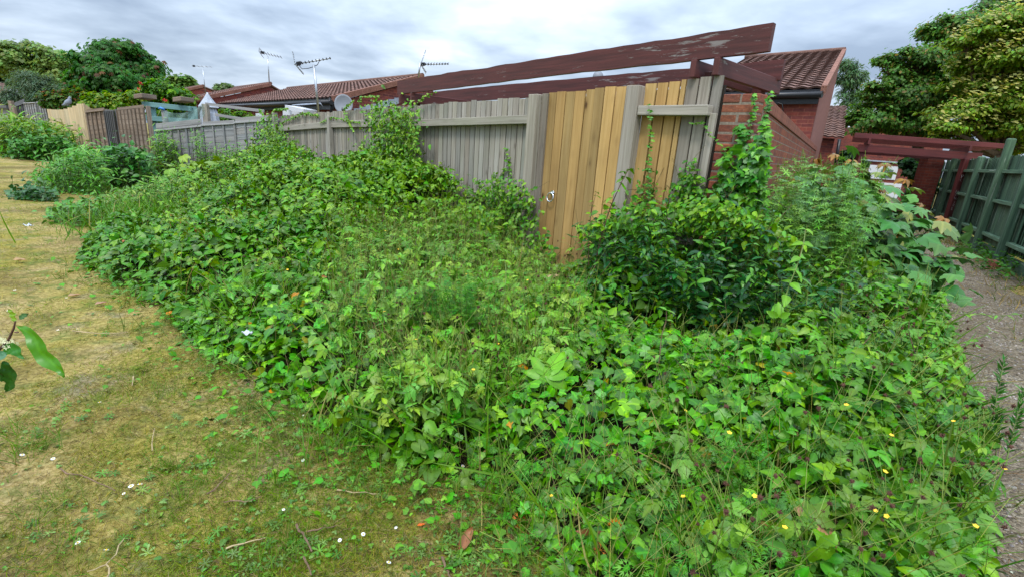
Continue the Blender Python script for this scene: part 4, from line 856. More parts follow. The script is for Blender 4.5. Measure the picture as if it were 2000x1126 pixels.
class LB:
    """leaf batch: many leaves of many kinds gathered into one mesh"""
    def __init__(s): s.V = []; s.T = []; s.C = []; s.U = []; s.n = 0
    def add(s, tmpl, P, nrm_, tip, size, col, curl=None):
        P = np.atleast_2d(P); n = len(P)
        if n == 0: return
        v, t = tmpl; nn = nz(np.broadcast_to(nrm_, (n, 3)).astype(float)); tp = np.broadcast_to(tip, (n, 3)).astype(float)
        tp = nz(tp - nn * (tp * nn).sum(1, keepdims=True)); sd = np.cross(tp, nn); sz = np.broadcast_to(size, (n,))[:, None, None]
        z = np.broadcast_to(v[None, :, 2], (n, len(v))).copy()
        if curl is not None: z -= np.broadcast_to(curl, (n,))[:, None] * (v[None, :, 1] ** 2 + 0.5 * v[None, :, 0] ** 2)
        X = P[:, None, :] + sz * (v[None, :, 0, None] * sd[:, None] + v[None, :, 1, None] * tp[:, None] + z[..., None] * nn[:, None])
        s.V.append(X.reshape(-1, 3)); s.T.append((t[None] + (np.arange(n) * len(v))[:, None, None] + s.n).reshape(-1, 3)); s.n += n * len(v)
        s.C.append(np.repeat(np.broadcast_to(col, (n, 3)), len(v), 0)); s.U.append(np.tile(v[:, :2], (n, 1)))
    def stems(s, paths, r, col, taper=0.5):
        """paths (n, k, 3): three-sided stalks"""
        paths = np.asarray(paths, float); n, k, _ = paths.shape
        if n == 0: return
        tg = nz(np.gradient(paths, axis=1)); a = nz(np.cross(tg, np.array([0.3, 0.5, 0.2]) + 0 * tg)); b = np.cross(tg, a); r = np.broadcast_to(r, (n,))[:, None, None, None] * np.linspace(1, taper, k)[None, :, None, None]
        ang = np.array([0, 2.094, 4.189]); ring = paths[:, :, None] + r * (np.cos(ang)[None, None, :, None] * a[:, :, None] + np.sin(ang)[None, None, :, None] * b[:, :, None])
        base = (np.arange(n) * k * 3)[:, None]; T = []
        for i in range(k - 1):
            for j in range(3):
                p, q, p2, q2 = i * 3 + j, i * 3 + (j + 1) % 3, i * 3 + 3 + j, i * 3 + 3 + (j + 1) % 3; T += [(p, q, q2), (p, q2, p2)]
        T = np.array(T); s.V.append(ring.reshape(-1, 3)); s.T.append((T[None] + base[:, :, None] + s.n).reshape(-1, 3)); s.n += n * k * 3
        s.C.append(np.repeat(np.broadcast_to(col, (n, 3)), k * 3, 0)); s.U.append(np.full((n * k * 3, 2), 0.5))
    def build(s, name, mat, parent=None, smooth=True, origin=None):
        V = np.concatenate(s.V); T = np.concatenate(s.T); C = np.concatenate(s.C); U = np.concatenate(s.U)
        if parent: V = V - wloc(parent)
        elif origin is not None: V = V - origin
        me = bpy.data.meshes.new(name); me.vertices.add(len(V)); me.vertices.foreach_set('co', V.astype('f').ravel())
        me.loops.add(T.size); me.loops.foreach_set('vertex_index', T.astype('i').ravel()); me.polygons.add(len(T)); me.polygons.foreach_set('loop_start', np.arange(0, T.size, 3, dtype='i'))
        me.polygons.foreach_set('use_smooth', np.full(len(T), smooth)); me.update(calc_edges=True)
        ca = me.color_attributes.new('Col', 'FLOAT_COLOR', 'POINT'); ca.data.foreach_set('color', np.column_stack([C, np.ones(len(C))]).astype('f').ravel())
        uv = me.uv_layers.new(name='UVMap'); uv.data.foreach_set('uv', U[T.ravel()].astype('f').ravel()); me.materials.append(mat)
        return link(name, me, parent, origin)
def cvar(n, base, lo=0.65, hi=1.35, hue=0.12, alt=None, altp=0.0):
    k = rng.uniform(lo, hi, (n, 1)); c = np.asarray(base, float) * k * (1 + rng.normal(0, hue, (n, 3)) * [1.0, 0.35, 0.6])
    if alt is not None:
        m = rng.random(n) < altp; c[m] = np.asarray(alt) * k[m]
    return np.clip(c, 0.002, 0.9)
def rdir(n): return nz(rng.normal(0, 1, (n, 3)))
def upish(n, spread=0.45, bias=(0, 0, 0)): return nz(np.array([0, 0, 1.0]) + np.array(bias) + rng.normal(0, spread, (n, 3)))
def horiz(n): a = rng.uniform(0, 6.283, n); return np.stack([np.cos(a), np.sin(a), np.zeros(n)], 1)
# ================================================================== the weeds on the bank
Z_HERB = np.array([(670, 455), (760, 440), (1000, 430), (1075, 560), (1140, 600), (1120, 690), (1000, 740), (950, 800), (820, 830), (690, 770), (640, 690), (650, 560)])
Z_IVYL = np.array([(320, 620), (420, 575), (520, 548), (640, 560), (655, 700), (700, 800), (640, 850), (540, 810), (460, 770), (360, 700)])
Z_IVYR = np.array([(1000, 700), (1130, 630), (1300, 625), (1480, 640), (1600, 740), (1500, 860), (1300, 870), (1100, 890), (950, 840)])
Z_FRONT = np.array([(840, 830), (1100, 860), (1300, 850), (1490, 850), (1560, 1200), (1000, 1200), (900, 960)])
Z_RIGHT = np.array([(1500, 470), (1640, 480), (1760, 520), (1900, 560), (2050, 700), (2050, 1200), (1560, 1200), (1490, 850), (1600, 740), (1500, 640)])
Z_BACK = np.array([(480, 330), (560, 290), (720, 290), (830, 330), (1050, 330), (1060, 470), (980, 440), (700, 440), (560, 420)])
GREEN, LIME, DARK, IVYC, HERBC, PRIV = (0.075, 0.185, 0.028), (0.15, 0.27, 0.035), (0.035, 0.10, 0.022), (0.085, 0.225, 0.034), (0.15, 0.29, 0.06), (0.032, 0.105, 0.024)
def sample(n):
    P = np.column_stack([rng.uniform(-7.4, 6.4, n), rng.uniform(0.75, 11.4, n)]); return P[in_poly(P, BANK)]
def zones(P, H, jit=18):
    u, v = proj(np.column_stack([P, H])); Q = np.column_stack([u + rng.normal(0, jit, len(P)), v + rng.normal(0, jit, len(P))]); z = np.full(len(P), 'bramble', dtype='<U8')
    for nm, pl in (('back', Z_BACK), ('right', Z_RIGHT), ('front', Z_FRONT), ('ivy', Z_IVYR), ('ivy', Z_IVYL), ('herb', Z_HERB)): z[in_poly(Q, pl)] = nm
    return z, u, v
def depth(n, H, top=0.55, rng_=0.8):
    top = top + 0.12
    """most leaves at the surface, the rest down inside"""
    k = np.where(rng.random(n) < top, rng.uniform(-0.05, 0.10, n), rng.uniform(0.05, 1.0, n) * rng_)
    return np.maximum(H * (1 - np.maximum(k, 0)) - np.minimum(k, 0) * 0.6 + rng.normal(0, 0.012, n), 0.012)
P = sample(330000); H = height(P); ZN, UU, VV = zones(P, H); bd = open_dist(P)
near = np.hypot(P[:, 0], P[:, 1])
inview = (UU > -120) & (UU < 2120) & (VV < 1230)
keep = inview & (rng.random(len(P)) < np.clip(1.25 - near / 14, 0.3, 1))
P, H, ZN, UU, VV, near, bd = [a[keep] for a in (P, H, ZN, UU, VV, near, bd)]
def pick(zone, frac, prob=None):
    ph = rng.random((8, 1)) * 6.28; fr = rng.normal(0, 1, (8, 2)) * 4.5; nz_ = sum(np.sin(P @ fr[i] + ph[i]) for i in range(8)) / 2.0
    m = (ZN == zone) & (rng.random(len(P)) < frac * np.clip(1 + 0.75 * nz_, 0.12, 2.2)); return m
def lay(lb, m, tmpl, sz, col, top=0.6, spread=0.45, tipz=-0.25, curl=0.15, rise=0.0, up=None):
    n = int(m.sum())
    if n == 0: return
    z = depth(n, H[m], top) + rise * rng.random(n); pos = np.column_stack([P[m], z]); tip = horiz(n); tip[:, 2] = tipz + rng.normal(0, 0.25, n)
    lb.add(tmpl, pos, upish(n, spread, (-0.05, -0.25, 0)), tip, sz * rng.uniform(0.6, 1.3, n), col(n), rng.normal(curl, 0.15, n))
# --- bramble and other toothed leaves: left half
lb = LB()
m = pick('bramble', 0.30); lay(lb, m, TRI, 0.066, lambda n: cvar(n, GREEN, 0.55, 1.4, 0.14, LIME, 0.18))
m = pick('bramble', 0.26); lay(lb, m, OVATE, 0.078, lambda n: cvar(n, GREEN, 0.5, 1.4, 0.14, (0.13, 0.24, 0.04), 0.15), 0.6, 0.5)
m = pick('bramble', 0.07); lay(lb, m, BROAD, 0.075, lambda n: cvar(n, (0.10, 0.19, 0.045), 0.6, 1.3, 0.15), 0.7, 0.5)
m = pick('bramble', 0.05); lay(lb, m, LANCE, 0.075, lambda n: cvar(n, (0.09, 0.20, 0.035), 0.6, 1.3, 0.12), 0.7, 0.8, 0.4, 0.2, 0.1)
m = pick('bramble', 0.012); lay(lb, m, OVATE, 0.03, lambda n: cvar(n, (0.22, 0.10, 0.05), 0.6, 1.3, 0.15), 1.0, 0.7)
m = pick('back', 0.62); lay(lb, m, TRI, 0.066, lambda n: cvar(n, (0.10, 0.22, 0.03), 0.55, 1.35, 0.14, LIME, 0.35), 0.55, 0.6, -0.2, 0.2, 0.16)
m = pick('back', 0.45); lay(lb, m, OVATE, 0.06, lambda n: cvar(n, (0.11, 0.23, 0.033), 0.55, 1.35, 0.14, LIME, 0.3), 0.55, 0.7, 0.1, 0.15, 0.2)
tag(lb.build('bramble_thicket', M['leaf']), 'dense bramble leaves covering the bank left of the gate', 'brambles', kind='stuff')
# arching bramble shoots that break the outline at the fence
lb = LB(); n = 620
q = sample(20000); hq = height(q); zq, uq, vq = zones(q, hq, 5); sel = ((zq == 'back') | (zq == 'bramble')) & (uq > 330) & (uq < 1050); q, hq = q[sel][:n], hq[sel][:n]; n = len(q)
d = horiz(n) * rng.uniform(0.05, 0.3, (n, 1)); hh = rng.uniform(0.10, 0.42, n); ts = np.linspace(0, 1, 6)
path = np.stack([np.column_stack([q + d[:, :2] * t * t, np.maximum(hq - 0.08, 0) + hh * (t * 1.15 - 0.3 * t * t)]) for t in ts], 1); lb.stems(path, 0.0035, cvar(n, (0.14, 0.12, 0.045), hue=0.2))
for t in np.linspace(0.35, 1.0, 7):
    i = np.minimum((t * 5).astype(int) if hasattr(t, 'astype') else int(t * 5), 4); f = t * 5 - i; pos = path[:, i] * (1 - f) + path[:, i + 1] * f
    lb.add(TRI if int(t * 100) % 2 else OVATE, pos, upish(n, 0.5), horiz(n) + [0, 0, -0.2], 0.058 * rng.uniform(0.5, 1.2, n) * (1.25 - 0.5 * t), cvar(n, (0.13, 0.26, 0.035), 0.6, 1.3, 0.15, (0.2, 0.29, 0.05), 0.25), 0.2)
tag(lb.build('bramble_shoots', M['leaf']), 'young upright bramble shoots rising from the thicket along the fence', 'brambles', kind='stuff')
# --- ivy carpet
lb = LB()
for zn, fr, sz in (('ivy', 0.50, 0.059), ('front', 0.36, 0.046), ('herb', 0.14, 0.05), ('right', 0.11, 0.052)):
    for T_, k in ((IVY, 0.6), (IVYB, 0.4)):
        m = pick(zn, fr * k); lay(lb, m, T_, sz, lambda n: cvar(n, IVYC, 0.45, 1.35, 0.12, (0.15, 0.30, 0.04), 0.2), 0.62, 0.42, -0.3, 0.15)
tag(lb.build('ivy_carpet', M['leaf_ivy']), 'carpet of mid green lobed ivy leaves over the front of the bank', 'ivy', kind='stuff')
# --- soft mixed herbs (toothed compound leaves, fine cut leaves)
lb = LB()
m = pick('herb', 0.40); lay(lb, m, AVENS, 0.075, lambda n: cvar(n, HERBC, 0.55, 1.35, 0.12, (0.19, 0.28, 0.06), 0.25), 0.5, 0.5, 0.1, 0.2, 0.10)
m = pick('herb', 0.15); lay(lb, m, LANCE, 0.06, lambda n: cvar(n, (0.12, 0.27, 0.055), 0.5, 1.3, 0.12), 0.5, 0.9, 0.3, 0.2, 0.14)
m = pick('herb', 0.06); lay(lb, m, GERAN, 0.042, lambda n: cvar(n, (0.09, 0.20, 0.04), 0.6, 1.3, 0.12), 0.6, 0.5, 0.0, 0.1, 0.08)
m = pick('front', 0.15); lay(lb, m, GERAN, 0.04, lambda n: cvar(n, (0.085, 0.215, 0.04), 0.6, 1.35, 0.10), 0.85, 0.4, 0.0, 0.1, 0.07)
m = pick('front', 0.08); lay(lb, m, CLOVER, 0.042, lambda n: cvar(n, (0.10, 0.225, 0.04), 0.6, 1.2, 0.10), 0.8, 0.4, 0.0, 0.1, 0.05)
m = pick('front', 0.04); lay(lb, m, AVENS, 0.055, lambda n: cvar(n, (0.09, 0.20, 0.04), 0.6, 1.2, 0.10), 0.8, 0.4, 0.0, 0.1, 0.06)
m = pick('front', 0.004); lay(lb, m, GERAN, 0.04, lambda n: cvar(n, (0.42, 0.13, 0.03), 0.7, 1.3, 0.10), 0.9, 0.4, 0.0, 0.1, 0.04)
m = pick('ivy', 0.03); lay(lb, m, GERAN, 0.04, lambda n: cvar(n, (0.09, 0.22, 0.04), 0.6, 1.3, 0.10), 0.9, 0.4, 0.0, 0.1, 0.06)
m = pick('front', 0.012); lay(lb, m, OVATE, 0.045, lambda n: cvar(n, (0.20, 0.12, 0.06), 0.5, 1.3, 0.12), 0.6, 0.8, 0.0, 0.4)
m = pick('right', 0.010); lay(lb, m, OVATE, 0.045, lambda n: cvar(n, (0.22, 0.17, 0.05), 0.5, 1.3, 0.12), 0.7, 0.8, 0.0, 0.4)
m = pick('ivy', 0.008); lay(lb, m, IVYB, 0.05, lambda n: cvar(n, (0.24, 0.25, 0.05), 0.6, 1.3, 0.12), 0.8, 0.6)
m = pick('ivy', 0.003); lay(lb, m, IVYB, 0.05, lambda n: cvar(n, (0.42, 0.2, 0.04), 0.7, 1.3, 0.10), 0.9, 0.4, 0.0, 0.1, 0.01)
m = pick('right', 0.34); lay(lb, m, OVATE, 0.06, lambda n: cvar(n, (0.075, 0.20, 0.032), 0.5, 1.35, 0.12, LIME, 0.2), 0.55, 0.5, 0.0, 0.15, 0.06)
m = pick('right', 0.12); lay(lb, m, TRI, 0.062, lambda n: cvar(n, (0.11, 0.235, 0.04), 0.55, 1.3, 0.12, LIME, 0.2), 0.6, 0.5, 0.0, 0.15, 0.10)
m = pick('right', 0.08); lay(lb, m, AVENS, 0.062, lambda n: cvar(n, (0.10, 0.215, 0.045), 0.6, 1.2, 0.10), 0.75, 0.45, 0.0, 0.1, 0.10)
m = pick('right', 0.06); lay(lb, m, GERAN, 0.042, lambda n: cvar(n, (0.085, 0.21, 0.04), 0.6, 1.3, 0.10), 0.8, 0.4, 0.0, 0.1, 0.08)
for zn, k, hi in (('herb', 2200, 0.40), ('front', 350, 0.2), ('right', 700, 0.30), ('ivy', 350, 0.2), ('bramble', 300, 0.2)):      # thin pale stalks
    idx = rng.permutation(np.flatnonzero(ZN == zn))[:k]; n = len(idx); d = horiz(n) * rng.uniform(0.02, 0.22, (n, 1)); hh = rng.uniform(0.06, hi, n)
    path = np.stack([np.column_stack([P[idx] + d[:, :2] * t ** 1.5, H[idx] * 0.6 + (hh + H[idx] * 0.4) * t]) for t in np.linspace(0, 1, 4)], 1); lb.stems(path, 0.0014, cvar(n, (0.30, 0.36, 0.12), 0.6, 1.2, 0.12, (0.30, 0.22, 0.12), 0.15), 0.6)
tag(lb.build('mixed_weeds', M['leaf']), 'tangle of fine weeds with cut leaves and thin pale stalks', 'weeds', kind='stuff')
# --- long grass in the weeds
lb = LB()
def tuft(u, v, n, r, ht, col, lean=0.35, z=0.0, spread=None):
    c = atz(u, v, z); c[2] = z; a = rng.normal(0, r, (n, 2)); pos = np.column_stack([c[:2] + a, np.full(n, z * 0.5)]); tip = np.array([0, 0, 1.0]) + rng.normal(0, lean, (n, 3)); tip[:, 2] = np.abs(tip[:, 2]) + 0.3
    lb.add(BLADE, pos, nz(np.cross(tip, rng.normal(0, 1, (n, 3)))), tip, ht * rng.uniform(0.5, 1.2, n), cvar(n, col, 0.6, 1.3, 0.12, (0.3, 0.27, 0.11), 0.08), rng.uniform(0, 0.6, n))
for u, v, n, r, ht in ((505, 640, 260, 0.09, 0.36), (545, 635, 160, 0.07, 0.36), (470, 650, 120, 0.10, 0.24), (290, 450, 420, 0.35, 0.36), (240, 430, 260, 0.3, 0.3), (320, 440, 300, 0.3, 0.38), (880, 800, 90, 0.1, 0.34), (930, 790, 80, 0.12, 0.36), (850, 850, 60, 0.12, 0.25), (1000, 860, 50, 0.1, 0.25),
                       (1500, 940, 80, 0.12, 0.34), (1560, 980, 60, 0.1, 0.34), (1450, 930, 50, 0.12, 0.3), (1700, 1000, 50, 0.15, 0.3), (1330, 1000, 40, 0.1, 0.22), (720, 850, 40, 0.10, 0.2), (640, 860, 50, 0.10, 0.18), (980, 960, 60, 0.08, 0.16), (1420, 1100, 90, 0.14, 0.2), (1540, 1110, 70, 0.12, 0.2), (780, 590, 80, 0.2, 0.3), (1040, 740, 60, 0.1, 0.3), (1800, 1080, 40, 0.1, 0.2)):
    tuft(u, v, n, r, ht, (0.11, 0.225, 0.035), z=0.05)
idx = rng.permutation(np.flatnonzero((ZN == 'herb') | (ZN == 'front') | (ZN == 'right')))[:2300]; n = len(idx); tip = np.array([0, 0, 0.8]) + rng.normal(0, 0.45, (n, 3))
lb.add(BLADE, np.column_stack([P[idx], H[idx] * 0.5]), nz(np.cross(tip, rng.normal(0, 1, (n, 3)))), tip, rng.uniform(0.12, 0.36, n), cvar(n, (0.11, 0.21, 0.04), 0.6, 1.3, 0.14, (0.32, 0.26, 0.12), 0.06), rng.uniform(0, 0.7, n))
tag(lb.build('long_grass', M['grass']), 'tufts of long bright grass standing in the weeds', 'grass', kind='stuff')
# --- cleavers: thready light green mass against the brick wall
lb = LB(); n = 1100
cu, cv = rng.uniform(1470, 1680, n), rng.uniform(340, 520, n); base = np.array([atz(u, v, 0.85)[:2] for u, v in zip(cu, cv)]); tlim = (base - P0[:2]) @ WN[:2]; base += WN[:2] * np.maximum(0.06 - tlim, 0)[:, None]
ok = (base[:, 1] < 7.5) & ((base - P0[:2]) @ W_[:2] > -0.1); base = base[ok]; n = len(base); hh = rng.uniform(0.75, 1.4, n); d = horiz(n) * rng.uniform(0.05, 0.3, (n, 1)); d -= 0 * d
path = np.stack([np.column_stack([base + d[:, :2] * t * t, 0.15 + hh * t]) for t in np.linspace(0, 1, 8)], 1); lb.stems(path, 0.0022, cvar(n, (0.24, 0.37, 0.11), hue=0.08), 0.6)
for j in range(1, 8):
    for s in range(3):
        f = s / 3; pos = path[:, j - 1] * (1 - f) + path[:, j] * f; lb.add(WHORL, pos, nz(path[:, j] - path[:, j - 1]) + rng.normal(0, 0.2, (n, 3)), horiz(n), 0.042 * rng.uniform(0.6, 1.2, n), cvar(n, (0.17, 0.33, 0.08), 0.6, 1.3, 0.1))
tag(lb.build('cleavers', M['leaf']), 'thready pale green cleavers scrambling against the brick wall', 'weeds', kind='stuff')
# ================================================================== shrubs, saplings and climbers (each a thing of its own)
def privet():
    c = np.array([1.42, 3.52, 0]); h = thing('privet_shrub', [c[0], c[1], 0.05], 'dark glossy green privet-like shrub in front of the gate, with upright leafy stems', 'shrub')
    lb, st = LB(), LB(); n = 230
    a = rng.uniform(0, 6.283, n); r = np.sqrt(rng.random(n)); ex, ey = r * np.cos(a), r * np.sin(a)
    tipxy = c[:2] + E_[:2] * (ex * 1.25)[:, None] + N_[:2] * (ey * 0.66)[:, None]; rr = ex ** 2 + ey ** 2
    top = (0.40 + 0.48 * np.sqrt(np.maximum(0, 1 - 0.8 * rr))) * rng.uniform(0.68, 1.32, n) - 0.10 * np.maximum(ex, 0)
    base = c[:2] + (tipxy - c[:2]) * 0.45 + rng.normal(0, 0.05, (n, 2)); ts = np.linspace(0, 1, 9)
    path = np.stack([np.column_stack([base + (tipxy - base) * t ** 1.4 + rng.normal(0, 0.006, (n, 2)), 0.08 + (top - 0.08) * t]) for t in ts], 1); st.stems(path, 0.0035, cvar(n, (0.07, 0.09, 0.03)))
    for j in np.linspace(2.6, 8, 11):
        i = min(int(j), 7); f = j - i; pos = path[:, i] * (1 - f) + path[:, i + 1] * f; d0 = horiz(n); tf = j / 8
        for sgn in (-1, 1):
            tip = d0 * sgn + [0, 0, 0.15 + 0.45 * (tf > 0.9)]; sz = rng.uniform(0.05, 0.095, n) * (1.0 if tf < 0.93 else 0.7)
            col = cvar(n, (0.026, 0.088, 0.024), 0.5, 1.35, 0.12, (0.085, 0.20, 0.04), 0.12 + 0.5 * (tf > 0.8)); lb.add(ELLIP, pos, upish(n, 0.4), tip, sz, col, rng.uniform(0, 0.35, n))
    st.build('stems', M['leaf'], h); lb.build('foliage', M['leaf_gloss'], h)
privet()
def sycamore():
    b = atz(1715, 560, 0.0); b = np.array([3.35, 4.7, 0.1]); h = thing('sycamore_sapling', b, 'sycamore sapling with big pale lobed leaves and orange-brown young tips beside the path', 'sapling')
    lb, m = LB(), MB()
    tips = [(1690, 400, 4.8), (1720, 370, 4.9), (1800, 400, 4.7), (1620, 350, 5.0), (1592, 312, 5.2), (1633, 303, 5.1), (1662, 314, 4.9), (1728, 322, 4.9), (1768, 352, 4.8), (1658, 385, 4.4), (1742, 402, 4.5), (1846, 428, 4.6), (1815, 470, 4.4), (1600, 400, 4.6), (1700, 440, 4.3), (1780, 515, 4.2), (1690, 360, 5.0), (1840, 500, 4.5), (1560, 350, 5.2), (1750, 460, 4.4), (1640, 450, 4.3)]
    for u, v, Y in tips:
        t = atY(u, v, Y); k = 7; pts = [b + (t - b) * q ** 0.9 + np.array([0, 0, 0.12 * math.sin(q * 3.1)]) * 0.6 + rng.normal(0, 0.008, 3) for q in np.linspace(0, 1, k)]; pts[0] = b + rng.normal(0, 0.03, 3); m.tube(pts, list(np.linspace(0.010, 0.0035, k)), 6, col=rc())
        for q in (0.36, 0.47, 0.58, 0.69, 0.8, 0.91):
            i = min(int(q * (k - 1)), k - 2); f = q * (k - 1) - i; p = pts[i] * (1 - f) + pts[i + 1] * f; d0 = horiz(1)[0]
            for sg in (-1, 1):
                d = nrm(d0 * sg + np.array([0, 0, 0.25])); e = p + d * rng.uniform(0.07, 0.14); m.tube([p, (p + e) / 2 + UP * 0.012, e], 0.002, 4, col=(1.4, 0.9, 0.6))
                s_ = rng.uniform(0.095, 0.145) * (1.0 if q < 0.9 else 0.75); base_c = (0.14, 0.235, 0.08) if q < 0.9 else (0.22, 0.26, 0.085)
                lb.add(SYC, e, nz(np.array([[0, -0.15, 1.0]]) + rng.normal(0, 0.25, (1, 3))), d[None] * [1, 1, 0] + [0, -0.1, -0.35], s_, cvar(1, base_c, 0.75, 1.2, 0.08), rng.uniform(0.1, 0.5, 1))
        for j in range(5):
            d = nz(horiz(1) + [0, 0, 0.35]); lb.add(SYC if j % 2 else OVATE, t + d * 0.015, nz(np.array([[0, -.2, 1.0]]) + rng.normal(0, 0.3, (1, 3))), d + [0, 0, -0.5], rng.uniform(0.04, 0.075), cvar(1, (0.24, 0.135, 0.055), 0.7, 1.2, 0.1), rng.uniform(0.3, 0.8, 1))
    for u, v, Y in ((1650, 470, 4.2), (1720, 500, 4.2), (1790, 540, 4.1), (1700, 540, 4.0), (1650, 420, 4.4), (1760, 570, 4.0), (1700, 400, 4.7), (1750, 430, 4.5), (1610, 380, 4.9), (1830, 520, 4.2)):
        for _ in range(46):
            e = atY(u + rng.normal(0, 38), v + rng.normal(0, 30), Y + rng.normal(0, 0.15)); lb.add(SYC, e, nz(np.array([[0, -0.2, 1.0]]) + rng.normal(0, 0.3, (1, 3))), horiz(1) + [0, -0.2, -0.3], rng.uniform(0.09, 0.14), cvar(1, (0.085, 0.185, 0.055), 0.7, 1.25, 0.08), rng.uniform(0.1, 0.5, 1))
    m.build('stems', M['redstem'], h, weld=False); lb.build('leaves', M['leaf'], h)
sycamore()
def poly_px(poly, n):
    poly = np.array(poly, float); lo, hi_ = poly.min(0), poly.max(0); q = rng.uniform(lo, hi_, (n * 4, 2)); q = q[in_poly(q, poly)][:n]; return q
def climber(name, label, cat, poly, n, thick, tmpl, size, base_c, alt, altp, mat='leaf', trails=(), clump=24, out0=0.03):
    q = poly_px(poly, n); cc = q[rng.integers(0, len(q), clump)]; w = cc[rng.integers(0, clump, len(q))] * 0.35 + q * 0.65; q = np.where(rng.random((len(q), 1)) < 0.6, q, w) + rng.normal(0, 1, (len(q), 2)) * np.where(rng.random((len(q), 1)) < 0.25, 14, 5)
    off = out0 + thick * rng.random(len(q)) ** 0.8; pos = np.array([FP(*FS(u, v, o), o) for (u, v), o in zip(q, off)]); n = len(pos)
    s0, z0 = FS(np.mean([p[0] for p in poly]), max(p[1] for p in poly), 0.1); h = thing(name, FP(s0, max(0, z0), 0.1), label, cat); lb = LB()
    tip = rdir(n) * 0.8 + N_ * 0.3 - UP * 0.35
    lb.add(tmpl, pos, nz(N_ * 0.55 + UP * 0.75 + rng.normal(0, 0.45, (n, 3))), tip, size * rng.uniform(0.6, 1.25, n), cvar(n, base_c, 0.55, 1.35, 0.12, alt, altp), rng.uniform(0, 0.4, n))
    st = LB(); k = max(8, n // 60); idx = rng.integers(0, n, k); d = rng.normal(0, 0.07, (k, 3)) + UP * 0.08
    st.stems(np.stack([pos[idx] + d * (t - 0.5) * 2 for t in np.linspace(0, 1, 4)], 1), 0.003, cvar(k, (0.13, 0.10, 0.05)))
    for tr, o, sz in trails:
        pts = np.array([FP(*FS(u, v, o), o) for u, v in tr]); tt = np.linspace(0, len(pts) - 1, 40); pp = np.array([pts[min(int(t), len(pts) - 2)] * (1 - (t - min(int(t), len(pts) - 2))) + pts[min(int(t), len(pts) - 2) + 1] * (t - min(int(t), len(pts) - 2)) for t in tt]) + rng.normal(0, 0.003, (40, 3))
        st.stems(pp[None], 0.0025, np.array([[0.16, 0.17, 0.06]])); L_ = np.linalg.norm(np.diff(pp, axis=0), axis=1).sum(); nl = int(L_ / 0.035) + 2; ii = np.linspace(0, 39, nl).astype(int)
        for sg in (-1, 1): lb.add(tmpl, pp[ii], nz(N_ * 0.7 + UP * 0.5 + rng.normal(0, 0.3, (nl, 3))), E_ * sg + rng.normal(0, 0.3, (nl, 3)) + UP * 0.1, sz * rng.uniform(0.6, 1.2, nl), cvar(nl, base_c, 0.8, 1.4, 0.1, alt, altp), rng.uniform(0, 0.3, nl))
    st.build('stems', M['leaf'], h); lb.build('foliage', M[mat], h); return h
climber('honeysuckle', 'large honeysuckle mound climbing over the middle of the board fence', 'climber', [(722, 205), (745, 192), (790, 212), (818, 205), (814, 260), (822, 330), (815, 400), (790, 440), (690, 430), (670, 360), (712, 310), (700, 285), (735, 262), (715, 240)], 4300, 0.42, OVATE, 0.062, (0.105, 0.22, 0.036), (0.19, 0.29, 0.06), 0.3,
        trails=[([(805, 250), (818, 300), (815, 350), (822, 400)], 0.42, 0.05), ([(720, 240), (700, 200), (705, 190), (735, 188)], 0.15, 0.05), ([(800, 215), (826, 190), (850, 180)], 0.1, 0.045), ([(700, 240), (650, 230), (625, 240)], 0.1, 0.05), ([(812, 260), (806, 330), (812, 390)], 0.46, 0.05), ([(690, 260), (670, 215), (690, 196)], 0.1, 0.055)])
climber('honeysuckle', 'smaller honeysuckle clump climbing the left end of the board fence', 'climber', [(498, 235), (525, 225), (548, 245), (562, 330), (470, 345), (480, 290)], 1500, 0.5, OVATE, 0.075, (0.10, 0.21, 0.04), (0.18, 0.29, 0.055), 0.3,
        trails=[([(520, 240), (535, 215), (560, 212)], 0.1, 0.07), ([(520, 235), (510, 222), (505, 215)], 0.1, 0.07), ([(550, 240), (590, 222), (620, 226)], 0.06, 0.06)])
climber('bramble', 'bramble growing up the fence just left of the tan gate', 'bramble', [(935, 345), (1000, 350), (1040, 375), (1050, 440), (940, 440), (925, 390)], 900, 0.3, OVATE, 0.055, (0.09, 0.2, 0.035), (0.16, 0.27, 0.05), 0.25,
        trails=[([(1000, 400), (995, 340), (988, 290)], 0.05, 0.045), ([(960, 400), (975, 350), (985, 330)], 0.05, 0.045)])
climber('ivy_climber', 'ivy climbing the front of the brick pier at the end of the fence', 'ivy', [(1410, 310), (1440, 290), (1480, 270), (1495, 300), (1490, 420), (1470, 480), (1390, 470), (1395, 400)], 800, 0.2, IVY, 0.07, (0.06, 0.16, 0.035), (0.11, 0.25, 0.045), 0.35, 'leaf_ivy',
        trails=[([(1470, 300), (1465, 240), (1474, 210), (1470, 185)], 0.06, 0.03), ([(1450, 300), (1452, 262), (1440, 248)], 0.05, 0.06), ([(1490, 260), (1496, 220), (1505, 180)], 0.1, 0.035), ([(1488, 380), (1492, 300), (1490, 240)], 0.12, 0.06)], out0=0.02)
climber('honeysuckle', 'slender twining shoot hanging on the grey post right of the gate', 'climber', [(1262, 330), (1280, 330), (1282, 400), (1250, 410), (1240, 380)], 90, 0.12, OVATE, 0.045, (0.07, 0.18, 0.035), (0.14, 0.26, 0.05), 0.2, trails=[([(1270, 400), (1266, 330), (1270, 270), (1268, 205)], 0.16, 0.035)])
climber('honeysuckle', 'leafy shoot growing up the panel right of the gate', 'climber', [(1335, 315), (1350, 310), (1360, 340), (1385, 400), (1310, 405), (1315, 370), (1330, 350)], 260, 0.16, OVATE, 0.05, (0.075, 0.19, 0.035), (0.15, 0.27, 0.05), 0.2, trails=[([(1440, 330), (1420, 300), (1385, 262), (1372, 240), (1350, 242)], 0.1, 0.03)])
